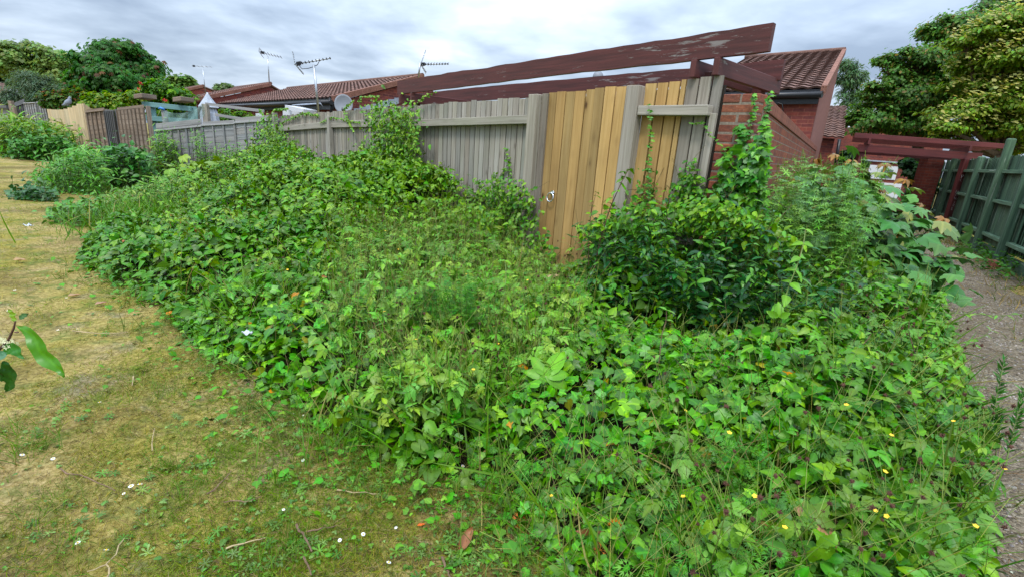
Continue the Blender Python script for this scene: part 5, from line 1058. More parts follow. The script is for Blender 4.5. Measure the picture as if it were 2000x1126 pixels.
climber('honeysuckle', 'mass of bright honeysuckle leaves at the foot of the brick pier', 'climber', [(1310, 400), (1400, 390), (1500, 430), (1560, 470), (1480, 480), (1330, 450)], 1300, 0.4, OVATE, 0.055, (0.095, 0.22, 0.035), (0.17, 0.29, 0.05), 0.35, out0=0.15)

climber('bramble', 'bright bramble growth hiding the foot of the gate and its right-hand post', 'bramble', [(1128, 445), (1180, 420), (1240, 395), (1320, 395), (1330, 470), (1260, 500), (1150, 540)], 900, 0.45, OVATE, 0.07, (0.085, 0.2, 0.035), (0.16, 0.28, 0.05), 0.35, out0=0.12)
climber('bramble', 'low bramble growth at the foot of the wide grey post left of the gate', 'bramble', [(985, 430), (1050, 440), (1078, 470), (1095, 545), (1000, 540), (960, 470)], 520, 0.4, OVATE, 0.062, (0.075, 0.185, 0.033), (0.15, 0.27, 0.05), 0.25, out0=0.10)
def shoot(name, label, cat, pts, lsize, tmpl, col, n, smat='redstem', r=0.004, pair=False, mat='leaf', up=0.5):
    pts = [np.asarray(p, float) for p in pts]; h = thing(name, pts[0], label, cat); m = MB(); k = 14; P_ = []
    for t in np.linspace(0, len(pts) - 1, k):
        i = min(int(t), len(pts) - 2); f = t - i; f = f * f * (3 - 2 * f) * 0.4 + f * 0.6; P_.append(pts[i] * (1 - f) + pts[i + 1] * f)
    m.tube(P_, list(np.linspace(r, r * 0.4, k)), 6); m.build('stem', M[smat], h, weld=False); lb = LB()
    for q in np.linspace(0.3, 1, n):
        i = min(int(q * (k - 1)), k - 2); f = q * (k - 1) - i; p = P_[i] * (1 - f) + P_[i + 1] * f; d0 = horiz(1)
        for sg in ((-1, 1) if pair else (1,)): lb.add(tmpl, p, upish(1, 0.3, (0, -0.2, 0)), d0 * sg + [0, 0, up - 0.5 + 0.3], lsize * rng.uniform(0.75, 1.15) * (1.15 - 0.4 * q), cvar(1, col, 0.8, 1.25, 0.08), rng.uniform(0, 0.3, 1))
    lb.build('leaves', M[mat], h); return h
def aw(u, v, Y): return atY(u, v, Y)
shoot('bramble_shoot', 'tall bramble shoot with bright leaves in front of the tan gate', 'bramble', [aw(1160, 530, 3.9), aw(1172, 470, 3.9), aw(1190, 410, 3.88), aw(1212, 360, 3.86), aw(1228, 330, 3.85)], 0.085, TRI, (0.13, 0.26, 0.045), 12, r=0.006)
shoot('bramble_shoot', 'shorter bramble shoot left of the tall one, against the gate', 'bramble', [aw(1150, 520, 4.0), aw(1150, 450, 4.05), aw(1158, 400, 4.1), aw(1165, 375, 4.1)], 0.06, TRI, (0.15, 0.27, 0.05), 7, r=0.004)
shoot('honeysuckle_shoot', 'pale honeysuckle shoot with paired leaves standing below the privet shrub', 'climber', [aw(1282, 735, 2.45), aw(1288, 700, 2.46), aw(1292, 655, 2.48), aw(1301, 625, 2.5), aw(1302, 605, 2.5)], 0.062, ELLIP, (0.12, 0.25, 0.06), 4, 'twig', 0.0035, True, up=0.75)
shoot('honeysuckle_shoot', 'long honeysuckle shoot reaching across the gravel path', 'climber', [aw(1830, 610, 3.5), aw(1890, 612, 3.3), aw(1950, 616, 3.15), aw(2010, 612, 3.0)], 0.05, ELLIP, (0.14, 0.25, 0.05), 7, 'stem', 0.003, True)
shoot('honeysuckle_shoot', 'honeysuckle shoot leaning over the right edge of the weeds', 'climber', [aw(1840, 690, 2.9), aw(1900, 670, 2.8), aw(1935, 645, 2.75)], 0.05, ELLIP, (0.12, 0.25, 0.05), 5, 'stem', 0.003, True)
for i, (pts, lb_) in enumerate((((1700, 545, 3.8), (1760, 505, 3.8), (1800, 470, 3.8)), ((1590, 560, 3.3), (1640, 520, 3.3), (1665, 500, 3.3)), ((1740, 620, 3.2), (1820, 600, 3.1), (1850, 575, 3.1))) and [([(1590, 560, 3.3), (1640, 520, 3.3), (1668, 470, 3.3)], 'arching honeysuckle shoot above the privet shrub'), ([(1740, 640, 3.2), (1820, 610, 3.1), (1850, 575, 3.1)], 'honeysuckle shoot below the sycamore sapling')]):
    shoot('honeysuckle_shoot', lb_, 'climber', [aw(*p) for p in pts], 0.055, OVATE, (0.13, 0.26, 0.05), 7, 'stem', 0.003, True)
# leafy shoots poking up out of the weeds, three plants copied about
def shoot_proto(k):
    h = thing('leafy_shoot', (0, 0, -6), 'young leafy shoot standing up above the tangle of weeds', 'weed', 'leafy shoots above the weeds'); o = np.array([0, 0, -6.0]); ht = (0.34, 0.44, 0.28)[k]; le = (0.10, 0.16, 0.05)[k]
    P_ = [o + np.array([le * t * t, 0.02 * math.sin(t * 5), ht * t]) for t in np.linspace(0, 1, 9)]; m = MB(); m.tube(P_, list(np.linspace(0.0042, 0.0016, 9)), 6); m.build('stem', M[('redstem', 'stem', 'twig')[k]], h, weld=False); lb = LB()
    for i in range(2, 9):
        d = horiz(1)
        for sg in (-1, 1): lb.add((TRI, OVATE, ELLIP)[k], P_[i], upish(1, 0.25), d * sg + UP * 0.2, (0.062, 0.068, 0.07)[k] * (1.25 - 0.08 * i), cvar(1, [(0.11, 0.24, 0.04), (0.13, 0.27, 0.05), (0.09, 0.21, 0.045)][k], 0.8, 1.2, 0.08), 0.25)
    lb.build('leaves', M['leaf'], h); return h
sp = [shoot_proto(k) for k in range(3)]; used_s = set()
for i in range(70):
    u, v = [(rng.uniform(1140, 1700), rng.uniform(400, 560)), (rng.uniform(420, 1040), rng.uniform(340, 600)), (rng.uniform(1500, 1880), rng.uniform(560, 900)), (rng.uniform(600, 1000), rng.uniform(520, 780))][i % 4]
    g = atz(u, v, 0.5)[:2]
    if not in_poly(g[None], BANK)[0] or np.hypot(*g) < 2.3 or open_dist(g[None])[0] < 0.3: continue
    k = i % 3; o = sp[k] if k not in used_s else copy_tree(sp[k]); used_s.add(k)
    pv = np.abs(np.array([(g - np.array([1.42, 3.52])) @ E_[:2] / 1.25, (g - np.array([1.42, 3.52])) @ N_[:2] / 0.66])); z = float(height(g[None])[0]); z = max(z, 0.62) if (pv ** 2).sum() < 0.7 else z
    o.location = (float(g[0]), float(g[1]), z - rng.uniform(0.06, 0.16)); o.rotation_euler = (rng.normal(0, 0.2), rng.normal(0, 0.2), rng.uniform(0, 6.28)); s_ = rng.uniform(0.75, 1.25); o.scale = (s_,) * 3
# spiky fleabane stems by the path
for i, (b_, t_, lb_) in enumerate((((1925, 880, 2.25), (1962, 700, 2.3), 'tall spiky green weed by the path, leaning right'), ((1965, 900, 2.1), (2000, 760, 2.15), 'spiky green weed at the right edge of the photo'), ((1945, 890, 2.2), (1950, 800, 2.2), 'short spiky green weed between two taller ones by the path'))):
    a, t = aw(*b_), aw(*t_); h = thing('fleabane', a, lb_, 'weed'); m = MB(); m.tube([a, (a + t) / 2, t], [0.003, 0.0025, 0.0015], 5); m.build('stem', M['stem'], h, weld=False); lb = LB(); k = 110; f = rng.uniform(0.1, 1, k)[:, None]
    d = horiz(k) + [0, 0, 1.1]; lb.add(LANCE, a + (t - a) * f, nz(np.cross(d, rdir(k))), d, rng.uniform(0.025, 0.055, k), cvar(k, (0.05, 0.13, 0.03), 0.7, 1.3)); lb.build('leaves', M['leaf'], h)
# mugwort-like feathery plants in the middle
for (u, v, Y, ht, lb_) in ((905, 730, 2.7, 0.62, 'feathery dark green mugwort in the middle of the weeds'), (850, 715, 2.85, 0.52, 'feathery mugwort just left of the taller one in mid weeds')):
    b0 = atz(u, v, 0.05); h = thing('mugwort', b0, lb_, 'weed'); lb = LB(); st = LB(); k = 22; d = horiz(k) * rng.uniform(0.02, 0.24, (k, 1)); path = np.stack([b0 + d * t + UP * ht * t * rng.uniform(0.85, 1.1) for t in np.linspace(0, 1, 6)], 1); st.stems(path, 0.0025, cvar(k, (0.09, 0.14, 0.05)))
    for t in np.linspace(0.25, 1, 18): lb.add(GERAN, b0 + d * t + UP * ht * t, upish(k, 0.6), horiz(k) + UP * 0.4, rng.uniform(0.03, 0.055, k) * (1.2 - 0.5 * t), cvar(k, (0.10, 0.25, 0.05), 0.7, 1.3))
    st.build('stems', M['leaf'], h); lb.build('leaves', M['leaf'], h)
# dock
b0 = atz(1062, 775, 0.18); h = thing('dock_plant', b0, 'dock plant with broad bright upright leaves amid the ivy', 'weed'); lb = LB()
DOCK = strip([(0, 0.03), (0.12, 0.16), (0.3, 0.24), (0.55, 0.25), (0.8, 0.16), (1.0, 0.0)], 0.2, 0.2, 0.02)
for d, s_, c_ in (((0.5, 0.35, 0.75), 0.17, 1.25), ((-0.4, 0.2, 0.6), 0.13, 1.0), ((0.7, -0.25, 0.35), 0.12, 1.05), ((0.15, -0.5, 0.3), 0.13, 0.9), ((-0.6, -0.3, 0.35), 0.11, 1.0)): lb.add(DOCK, b0 + UP * 0.12, nz(np.array([[-d[0] * 0.3, -0.75, 0.6]])), np.array([d]), s_, cvar(1, (0.12, 0.27, 0.04), c_, c_ + 0.01, 0.03), 0.1)
lb.build('leaves', M['leaf'], h); m = MB(); m.tube([b0, b0 + UP * 0.12], 0.006, 6); m.build('stem', M['stem'], h)
# yellow-green sycamore seedling at the back left
c = atz(385, 355, 0.35); h = thing('maple_seedling', [c[0], c[1], 0.1], 'yellow-green maple seedling among the brambles at the back left', 'sapling'); lb = LB(); m = MB()
for _ in range(120):
    u, v = rng.normal(385, 26), rng.normal(340, 18); yy = c[1] + rng.normal(0, 0.25); e = atY(u, v, yy); yl = np.clip((365 - v) / 55, 0, 1)
    lb.add(SYC, e, upish(1, 0.35, (0, -0.3, 0)), horiz(1) + [0, 0, -0.3], rng.uniform(0.11, 0.17), cvar(1, (0.10 + 0.09 * yl, 0.21 + 0.08 * yl, 0.045), 0.8, 1.2, 0.07), 0.2)
    if _ % 8 == 0: m.tube([[c[0], c[1], 0.1], (np.array([c[0], c[1], 0.2]) + e) / 2, e], 0.005, 5)
m.build('stems', M['redstem'], h, weld=False); lb.build('leaves', M['leaf'], h)

# wood avens: branching wiry stems with brown burrs and small yellow flowers, one plant copied about the bank
def avens_proto(k):
    h = thing('wood_avens', (0, 0, -5), 'wiry wood avens stem with brown burrs standing up out of the weeds', 'wildflower', 'wood avens stems with burrs'); st, lb = LB(), LB(); ht = (0.34, 0.42, 0.30, 0.38)[k]
    heads = []; main = np.array([[0.0, 0, 0], [0.02, 0.01, ht * 0.35], [0.05, 0.0, ht * 0.65], [0.09, -0.01, ht]]) + [0, 0, -5]; st.stems(main[None], 0.0019, np.array([[0.23, 0.29, 0.09]]), 0.7); heads.append(main[-1])
    for q in (1, 2, 2):
        d = horiz(1)[0] * rng.uniform(0.06, 0.14) + UP * rng.uniform(0.06, 0.16); b = main[q]; p = np.array([b, b + d * 0.5 + UP * 0.01, b + d]); st.stems(p[None], 0.0013, np.array([[0.24, 0.29, 0.10]]), 0.7); heads.append(p[-1])
        lb.add(AVENS, b, upish(1, 0.3), horiz(1) + UP * 0.2, 0.06, cvar(1, (0.13, 0.24, 0.05)), 0.2)
    lb.add(AVENS, main[1], upish(1, 0.3), horiz(1) + UP * 0.2, 0.08, cvar(1, (0.12, 0.24, 0.05)), 0.2)
    s_ = st.build('stems', M['leaf'], h); lb.build('leaves', M['leaf'], h)
    for i, p in enumerate(heads):
        if i == 1 and k in (0, 3):
            m = MB(); 
            for a in range(5):
                d = np.array([math.cos(a * 1.2566), math.sin(a * 1.2566), 0.25]); e = np.array([-d[1], d[0], 0]); m.face([p, p + d * 0.005 + e * 0.004, p + d * 0.0085, p + d * 0.005 - e * 0.004], [(0, 0)] * 4)
            m.build('flower', M['yellow'], h)
        else:
            m = MB(); 
            for a in range(26):
                d = rdir(1)[0]; e = nrm(np.cross(d, [0.3, 0.2, 0.9])); m.face([p + e * 0.0025, p + d * 0.0105, p - e * 0.0025], [(0, 0)] * 3)
            m.tube([p - UP * 0.005, p, p + UP * 0.005], [0.002, 0.0062, 0.002], 6); m.build('burr', M['burr'], h, weld=False)
    return h
protos = [avens_proto(k) for k in range(4)]; used = set()
spots = [(rng.uniform(690, 1120), rng.uniform(470, 760)) for _ in range(46)] + [(rng.uniform(1500, 1960), rng.uniform(680, 1090)) for _ in range(34)] + [(rng.uniform(1080, 1500), rng.uniform(740, 1080)) for _ in range(12)] + [(rng.uniform(450, 700), rng.uniform(430, 560)) for _ in range(8)]
for i, (u, v) in enumerate(spots):
    g = atz(u, v, 0.3)[:2]
    if not in_poly(g[None], BANK)[0]: continue
    k = i % 4; o = protos[k] if k not in used else copy_tree(protos[k]); used.add(k)
    if o is protos[k]:
        pass
    o.location = (float(g[0]), float(g[1]), float(max(0.02, height(g[None])[0] - 0.06 - rng.uniform(0, .08)))); o.rotation_euler = (rng.normal(0, 0.25), rng.normal(0, 0.25), rng.uniform(0, 6.28)); s_ = rng.uniform(0.75, 1.25); o.scale = (s_, s_, s_)

# foreground dogwood spray coming in from the left
h = thing('dogwood_branch', aw(-60, 720, 0.8), 'leafy dogwood branch with a cream flower head poking in at the left edge', 'branch'); m = MB(); YB = 0.82
m.tube([aw(-70, 740, YB), aw(-10, 690, YB), aw(16, 664, YB), aw(27, 640, YB), aw(30, 626, YB)], [0.003, 0.0026, 0.0022, 0.0018, 0.0012], 8); m.tube([aw(29, 648, YB), aw(36, 648, YB)], 0.0012, 6); m.build('stem', M['redstem'], h, weld=False)
def bigleaf(p0, pts, w, col, name='leaf'):
    """one leaf laid along a curve of points, its blade folded and wavy"""
    pts = [np.asarray(p, float) for p in pts]; k = 14; V = []; T = []; U = []
    view = nz(np.array([0, -1.0, 0.45]))
    cs = [pts[min(int(t), len(pts) - 2)] * (1 - (t - min(int(t), len(pts) - 2))) + pts[min(int(t), len(pts) - 2) + 1] * (t - min(int(t), len(pts) - 2)) for t in np.linspace(0, len(pts) - 1, k)]
    for _ in range(2): cs = [cs[0]] + [(cs[i - 1] + 2 * cs[i] + cs[i + 1]) / 4 for i in range(1, k - 1)] + [cs[-1]]
    for i, c in enumerate(cs):
        t = nrm(cs[min(i + 1, k - 1)] - cs[max(i - 1, 0)]); s_ = nrm(np.cross(t, view)); q = i / (k - 1); ww = w * (math.sin(math.pi * min(1, q * 1.02) ** 0.85) ** 0.8) + 0.0004; nn = np.cross(s_, t)
        for j, x in enumerate((-1, -0.5, 0, 0.5, 1)): V.append(c + s_ * ww * x + nn * (abs(x) * ww * 0.28 + 0.0022 * math.sin(i * 1.5 + x * 2.5))); U.append((x * 0.45, q))
    for i in range(k - 1):
        for j in range(4):
            a = i * 5 + j; T += [(a, a + 1, a + 6), (a, a + 6, a + 5)]
    lb = LB(); lb.V.append(np.array(V)); lb.T.append(np.array(T)); lb.C.append(np.tile(col, (len(V), 1))); lb.U.append(np.array(U)); lb.n = len(V); return lb.build(name, M['leaf_gloss'], h)
bigleaf(0, [aw(34, 636, YB), aw(62, 648, YB - .01), aw(74, 672, YB - .02), aw(82, 694, YB - .02), aw(104, 708, YB - .03), aw(122, 722, YB - .04), aw(125, 736, YB - .04)], 0.0135, (0.075, 0.20, 0.022))
bigleaf(0, [aw(30, 628, YB), aw(26, 614, YB + .01), aw(16, 602, YB + .02)], 0.0045, (0.16, 0.26, 0.03))
bigleaf(0, [aw(6, 684, YB), aw(28, 678, YB - .01), aw(46, 700, YB - .02)], 0.010, (0.05, 0.15, 0.03))
bigleaf(0, [aw(14, 686, YB), aw(-10, 694, YB - .02), aw(-40, 712, YB - .03)], 0.015, (0.08, 0.17, 0.09))
bigleaf(0, [aw(6, 704, YB + .02), aw(20, 726, YB + .02), aw(22, 748, YB + .02), aw(12, 764, YB + .02)], 0.0155, (0.022, 0.075, 0.014))
bigleaf(0, [aw(-6, 714, YB + .02), aw(2, 730, YB + .02), aw(4, 744, YB + .02)], 0.006, (0.03, 0.10, 0.018))
bigleaf(0, [aw(38, 622, YB + .1), aw(46, 616, YB + .1), aw(56, 612, YB + .1)], 0.005, (0.09, 0.17, 0.07))
m = MB(); q0 = aw(4, 671, YB)
for _ in range(60):
    p = q0 + np.array([rng.uniform(-0.035, 0.024), rng.uniform(-.012, .012), rng.uniform(-0.006, 0.010)])
    for a in range(4):
        d = np.array([math.cos(a * 1.57 + p[0] * 900), -0.2, math.sin(a * 1.57 + p[0] * 900)]); e = np.cross(d, [0, -1, 0]); m.face([p, p + d * 0.002 + e * 0.001, p + d * 0.0042, p + d * 0.002 - e * 0.001], [(0, 0)] * 4, (0.95, 0.95, 0.62))
m.build('flower_head', M['petal'], h, weld=False)
# ================================================================== grass, small plants and litter on the lawn
LAWN = np.array([(-16, 15.5), (-16, 2), (-5, 0.6), (-1.6, 0.7), (0.3, 0.85), (0.5, 1.2), (0.2, 1.6), (-0.8, 2.1), (-2.0, 3.05), (-2.8, 3.75), (-4.4, 4.9), (-6.2, 7.6), (-7.6, 11.5), (-12, 15.5)])
def lawnpts(n):
    r = rng.random(n) ** 0.5; a = rng.uniform(-2.1, 0.25, n); d = 0.9 + 15 * rng.random(n) ** 2.6; Q = np.column_stack([d * np.sin(a), d * np.cos(a)]); Q = Q[in_poly(Q, LAWN)]
    u, v = proj(np.column_stack([Q, np.zeros(len(Q))])); return Q[(u > -40) & (u < 1150) & (v < 1160) & (v > 0)]
def patch(Q, k): return sum(np.sin(Q @ (_fr[i] * k) + _ph[i, 1]) for i in range(12)) / 12
lb = LB(); Q = lawnpts(620000); pt = patch(Q, 1.0); pt2 = patch(Q, 3.1); dens = np.clip(0.26 + 1.5 * pt + 1.1 * pt2, 0.03, 1); Q = Q[rng.random(len(Q)) < dens]; n = len(Q); pt = patch(Q, 1.0); dist = np.hypot(Q[:, 0], Q[:, 1])
tip = np.column_stack([rng.normal(0, 0.8, (n, 2)), rng.uniform(0.15, 0.9, n)]); g = np.clip(0.30 + 1.8 * pt + rng.normal(0, 0.3, n), 0, 1)[:, None]
col = (np.array([0.29, 0.235, 0.065]) * (1 - g) + np.array([0.14, 0.23, 0.035]) * g) * rng.uniform(0.35, 1.6, (n, 1))
lb.add(BLADE2, np.column_stack([Q, gz(Q)]), nz(np.cross(tip, rdir(n))), tip, rng.uniform(0.012, 0.034, n) * (1 + dist * 0.08), col, rng.uniform(0, 0.6, n)); 
a = rng.uniform(-2.2, 0.5, 300000); d = np.sqrt(rng.uniform(0.7, 12, 300000)); Q = np.column_stack([d * np.sin(a), d * np.cos(a)]); Q = Q[in_poly(Q, LAWN)]; u, v = proj(np.column_stack([Q, np.zeros(len(Q))])); Q = Q[(u > -30) & (v < 1150)]; pt, pt2 = patch(Q, 1.4), patch(Q, 4.0); Q = Q[rng.random(len(Q)) < np.clip(0.55 + 1.4 * pt2 + 0.8 * pt, 0.08, 1)]; n = len(Q); g = np.clip(0.38 + 1.9 * patch(Q, 1.4) + rng.normal(0, 0.35, n), 0, 1)[:, None]
tip = np.column_stack([rng.normal(0, 1.0, (n, 2)), rng.uniform(0.1, 0.7, n)]); col = (np.array([0.24, 0.17, 0.06]) * (1 - g) + np.array([0.13, 0.21, 0.035]) * g) * rng.uniform(0.25, 1.7, (n, 1))
lb.add(BLADE2, np.column_stack([Q, gz(Q)]), nz(np.cross(tip, rdir(n))), tip, rng.uniform(0.010, 0.028, n), col, rng.uniform(0, 0.6, n))
tag(lb.build('short_grass', M['grass']), 'thin short grass and moss over the lawn', 'grass', kind='stuff')
lb = LB()
def gtuft(u, v, n, r, ht, col=(0.11, 0.21, 0.035)):
    c = atz(u, v); tip = np.array([0, 0, 0.7]) + rng.normal(0, 0.5, (n, 3)); tip[:, 2] = abs(tip[:, 2]); a = rng.normal(0, r, (n, 2)); lb.add(BLADE, np.column_stack([c[:2] + a, gz(c[None, :2] + a)]), nz(np.cross(tip, rdir(n))), tip, 0.62 * ht * rng.uniform(0.4, 1.2, n), cvar(n, col, 0.6, 1.3, 0.12, (0.28, 0.24, 0.09), 0.2), rng.uniform(0, 0.8, n))
for _ in range(170):
    u, v = rng.uniform(0, 900), rng.uniform(420, 1120)
    q = atz(u, v)[:2]
    if in_poly(q[None], LAWN)[0]: gtuft(u, v, int(rng.uniform(10, 60)), rng.uniform(0.02, 0.08), rng.uniform(0.04, 0.09))
for u, v, n, r, ht in ((330, 915, 110, 0.02, 0.10), (60, 880, 160, 0.06, 0.13), (100, 1000, 140, 0.06, 0.10), (560, 1070, 130, 0.05, 0.11), (540, 1100, 120, 0.05, 0.10), (130, 1110, 180, 0.08, 0.10), (30, 850, 100, 0.06, 0.14), (480, 1110, 100, 0.06, 0.08), (800, 1080, 90, 0.05, 0.07), (210, 640, 60, 0.06, 0.10), (320, 765, 90, 0.06, 0.10), (290, 745, 60, 0.06, 0.08), (180, 440, 80, 0.2, 0.16), (150, 440, 80, 0.2, 0.14), (830, 925, 80, 0.05, 0.10), (740, 900, 80, 0.06, 0.12)): gtuft(u, v, n, r, ht)
for _ in range(330):
    i = rng.integers(5, 17); t = rng.random(); e = BANK[i] * (1 - t) + BANK[i + 1] * t + rng.normal(0, 0.12, 2); u, v = proj(np.array([[e[0], e[1], 0.0]])); gtuft(u[0], v[0], int(rng.uniform(5, 22)), 0.04, rng.uniform(0.08, 0.22), (0.13, 0.19, 0.045))
tag(lb.build('grass_tufts', M['grass']), 'scattered tufts of taller green grass on the lawn', 'grass', kind='stuff')
lb = LB(); Q = lawnpts(110000); pt = patch(Q, 2.3); u, v = proj(np.column_stack([Q, np.zeros(len(Q))])); pr = np.clip(0.2 + 1.3 * pt, 0.02, 1) * np.where(v > 780, 1.0, 0.2); Q = Q[rng.random(len(Q)) < pr * 0.55]; n = len(Q)
for i, (T_, sz) in enumerate(((CLOVER, 0.018), (ROSET, 0.026), (OVATE, 0.02), (BROAD, 0.022))):
    q = Q[i::4]; k = len(q); lb.add(T_, np.column_stack([q, gz(q) + rng.uniform(0.004, 0.016, k)]), upish(k, 0.28), horiz(k) + [0, 0, 0.15], sz * 0.85 * rng.uniform(0.5, 1.5, k), cvar(k, (0.10, 0.20, 0.045), 0.6, 1.4, 0.12, (0.16, 0.24, 0.08), 0.3), 0.1)
# loose ivy and weeds spilling out along the edge of the bank
for _ in range(1500):
    i = rng.integers(5, 17); t = rng.random(); e = BANK[i] * (1 - t) + BANK[i + 1] * t; q = e + rng.normal(0, 0.17, 2)
    T_, sz, c_ = [(IVYB, 0.045, IVYC), (CLOVER, 0.03, (0.12, 0.25, 0.045)), (GERAN, 0.03, (0.09, 0.20, 0.04)), (BROAD, 0.03, (0.12, 0.24, 0.05))][rng.integers(0, 4)]
    lb.add(T_, np.array([q[0], q[1], 0.01 + rng.uniform(0, 0.05)]), upish(1, 0.3), horiz(1) + [0, 0, 0.1], sz * rng.uniform(0.35, 1.2), cvar(1, c_, 0.7, 1.3), 0.1)
tag(lb.build('lawn_weeds', M['leaf']), 'clover, daisy rosettes and small weeds creeping over the lawn', 'weeds', kind='stuff')
# dry bits: straw and tiny twigs as a mat
lb = LB(); Q = lawnpts(30000); n = len(Q); a = horiz(n); ln = rng.uniform(0.01, 0.06, n)[:, None]; p0_ = np.column_stack([Q, gz(Q) + 0.006]); lb.stems(np.stack([p0_, p0_ + a * ln * 0.5 + UP * 0.004, p0_ + a * ln + UP * 0.002], 1), 0.0011, cvar(n, (0.36, 0.28, 0.15), 0.4, 1.2, 0.1, (0.14, 0.09, 0.06), 0.35))
tag(lb.build('dry_straw', M['grass']), 'dry straw and bits of stalk lying on the lawn', 'straw', kind='stuff')
# path: pebbles, straw and grass verge
def pathpts(n, s0, s1, t1=14): 
    t = rng.random(n) ** 1.8 * t1 - 1.2; s = rng.uniform(s0, s1, n); return np.array([1.9, 1.1]) + t[:, None] * W_[:2] + s[:, None] * WN[:2]
ico = (np.array([(1, 0, 0), (-1, 0, 0), (0, 1, 0), (0, -1, 0), (0, 0, .7), (0, 0, -.7)], float), np.array([(0, 2, 4), (2, 1, 4), (1, 3, 4), (3, 0, 4), (2, 0, 5), (1, 2, 5), (3, 1, 5), (0, 3, 5)]))
lb = LB(); Q = pathpts(16000, -0.9, 1.2); n = len(Q); k = rng.uniform(0.07, 0.42, (n, 1)); lb.add(ico, np.column_stack([Q, gz(Q) + 0.010]), upish(n, 0.3), horiz(n), rng.uniform(0.003, 0.010, n), k * [1.0, 0.9, 0.8] * rng.uniform(0.9, 1.1, (n, 3)))
gm = plain('gravel_stone', (1, 1, 1), 0.85, 0, 0.2, 80, 0.15); tag(lb.build('gravel', gm, smooth=False), 'loose small gravel stones on the path', 'gravel', kind='stuff')
lb = LB(); Q = pathpts(7000, -0.8, 1.9, 12); n = len(Q); a = horiz(n); ln = rng.uniform(0.02, 0.16, n)[:, None]; p0_ = np.column_stack([Q, gz(Q) + 0.016]); lb.stems(np.stack([p0_, p0_ + a * ln * 0.5 + rng.normal(0, 0.006, (n, 3)) * [1, 1, 0] + UP * 0.006, p0_ + a * ln], 1), 0.0016, cvar(n, (0.36, 0.27, 0.15), 0.4, 1.2, 0.1, (0.13, 0.085, 0.06), 0.4))
tag(lb.build('path_straw', M['grass']), 'dead stalks and straw strewn over the gravel path', 'straw', kind='stuff')
lb = LB(); Q = pathpts(42000, 0.6, 3.4, 16); ss = path_uv(Q)[1]; Q = Q[rng.random(len(Q)) < np.clip((ss - 0.8) * 0.9 + 1.2 * patch(Q, 1.6), 0.03, 0.95)]; n = len(Q); tip = np.column_stack([rng.normal(0, 0.6, (n, 2)), rng.uniform(0.3, 1, n)])
lb.add(BLADE2, np.column_stack([Q, gz(Q)]), nz(np.cross(tip, rdir(n))), tip, rng.uniform(0.04, 0.15, n), cvar(n, (0.13, 0.2, 0.045), 0.6, 1.3, 0.12, (0.34, 0.25, 0.11), 0.45), rng.uniform(0, 0.6, n))
q = poly_px([(1855, 470), (1905, 490), (1940, 480), (1995, 530), (1960, 560), (1880, 520)], 500); pos = np.array([atz(x, y, 0.0) for x, y in q]); pos[:, 2] = rng.uniform(0.02, 0.3, len(q)); lb.add(OVATE, pos, upish(len(q), 0.5), horiz(len(q)), rng.uniform(0.04, 0.08, len(q)), cvar(len(q), (0.06, 0.15, 0.03), 0.6, 1.3))
q = np.array([1.9, 1.1]) + rng.uniform(5.2, 9, 700)[:, None] * W_[:2] + rng.uniform(2.4, 3.3, 700)[:, None] * WN[:2]; pos = np.column_stack([q, rng.uniform(0.02, 0.28, 700)]); lb.add(OVATE, pos, upish(700, 0.5), horiz(700), rng.uniform(0.04, 0.09, 700), cvar(700, (0.05, 0.13, 0.03), 0.6, 1.3))
tag(lb.build('verge_grass', M['grass']), 'dry and green verge grass along the foot of the green fence', 'grass', kind='stuff')

# countable small things
def daisy(p, s_, first=[None]):
    if first[0] is None:
        h = thing('daisy', (0, 0, 0), 'small white daisy flower on the worn lawn', 'flower', 'daisies on the lawn'); m = MB()
        for a in range(14):
            an = a * 6.283 / 14; d = np.array([math.cos(an), math.sin(an), 0.12 + 0.1 * (a % 2)]); e = np.array([-d[1], d[0], 0]); m.face([d * 0.003 + UP * 0.03, d * 0.008 + e * 0.0022 + UP * 0.03, d * 0.0125 + UP * 0.03, d * 0.008 - e * 0.0022 + UP * 0.03], [(0, 0)] * 4)
        m.build('petals', M['petal'], h); m = MB(); m.tube([UP * 0.029, UP * 0.034, UP * 0.036], [0.004, 0.004, 0.002], 8); m.build('centre', M['yellow'], h); m = MB(); m.tube([[0, 0, 0], UP * 0.03], 0.0008, 5); m.build('stalk', M['stem'], h); first[0] = h; o = h
    else: o = copy_tree(first[0])
    o.location = [float(x) for x in p]; o.scale = (s_,) * 3; o.rotation_euler = (rng.normal(0, 0.25), rng.normal(0, 0.25), rng.uniform(0, 6))
for u, v in ((40, 897), (105, 902), (260, 958), (157, 1068), (202, 1088), (152, 647), (571, 814), (591, 815), (553, 1001), (707, 1048), (775, 1036), (755, 1110), (960, 946), (984, 974), (1005, 970), (1011, 986), (1040, 1077), (1077, 1101), (812, 893), (596, 905), (193, 620), (115, 648), (18, 612), (196, 792), (245, 968), (272, 957), (665, 1058), (900, 915), (130, 585), (30, 571), (985, 950)): daisy(atz(u, v), rng.uniform(0.5, 0.85))
def twig(pts, r, label, mat='twig'):
    P_ = [atz(u, v, 0.012 + 0.004 * (i % 2)) for i, (u, v) in enumerate(pts)]; m = MB(); k = []
    for i in range(len(P_) - 1):
        for f in (0, 0.35, 0.7): k.append(P_[i] * (1 - f) + P_[i + 1] * f + rng.normal(0, 0.004, 3) * [1, 1, 0.3])
    k.append(P_[-1]); m.tube(k, list(np.linspace(r, r * 0.5, len(k))), 6); tag(m.build('twig', M[mat], weld=False), label, 'twig', 'dead twigs on the lawn')
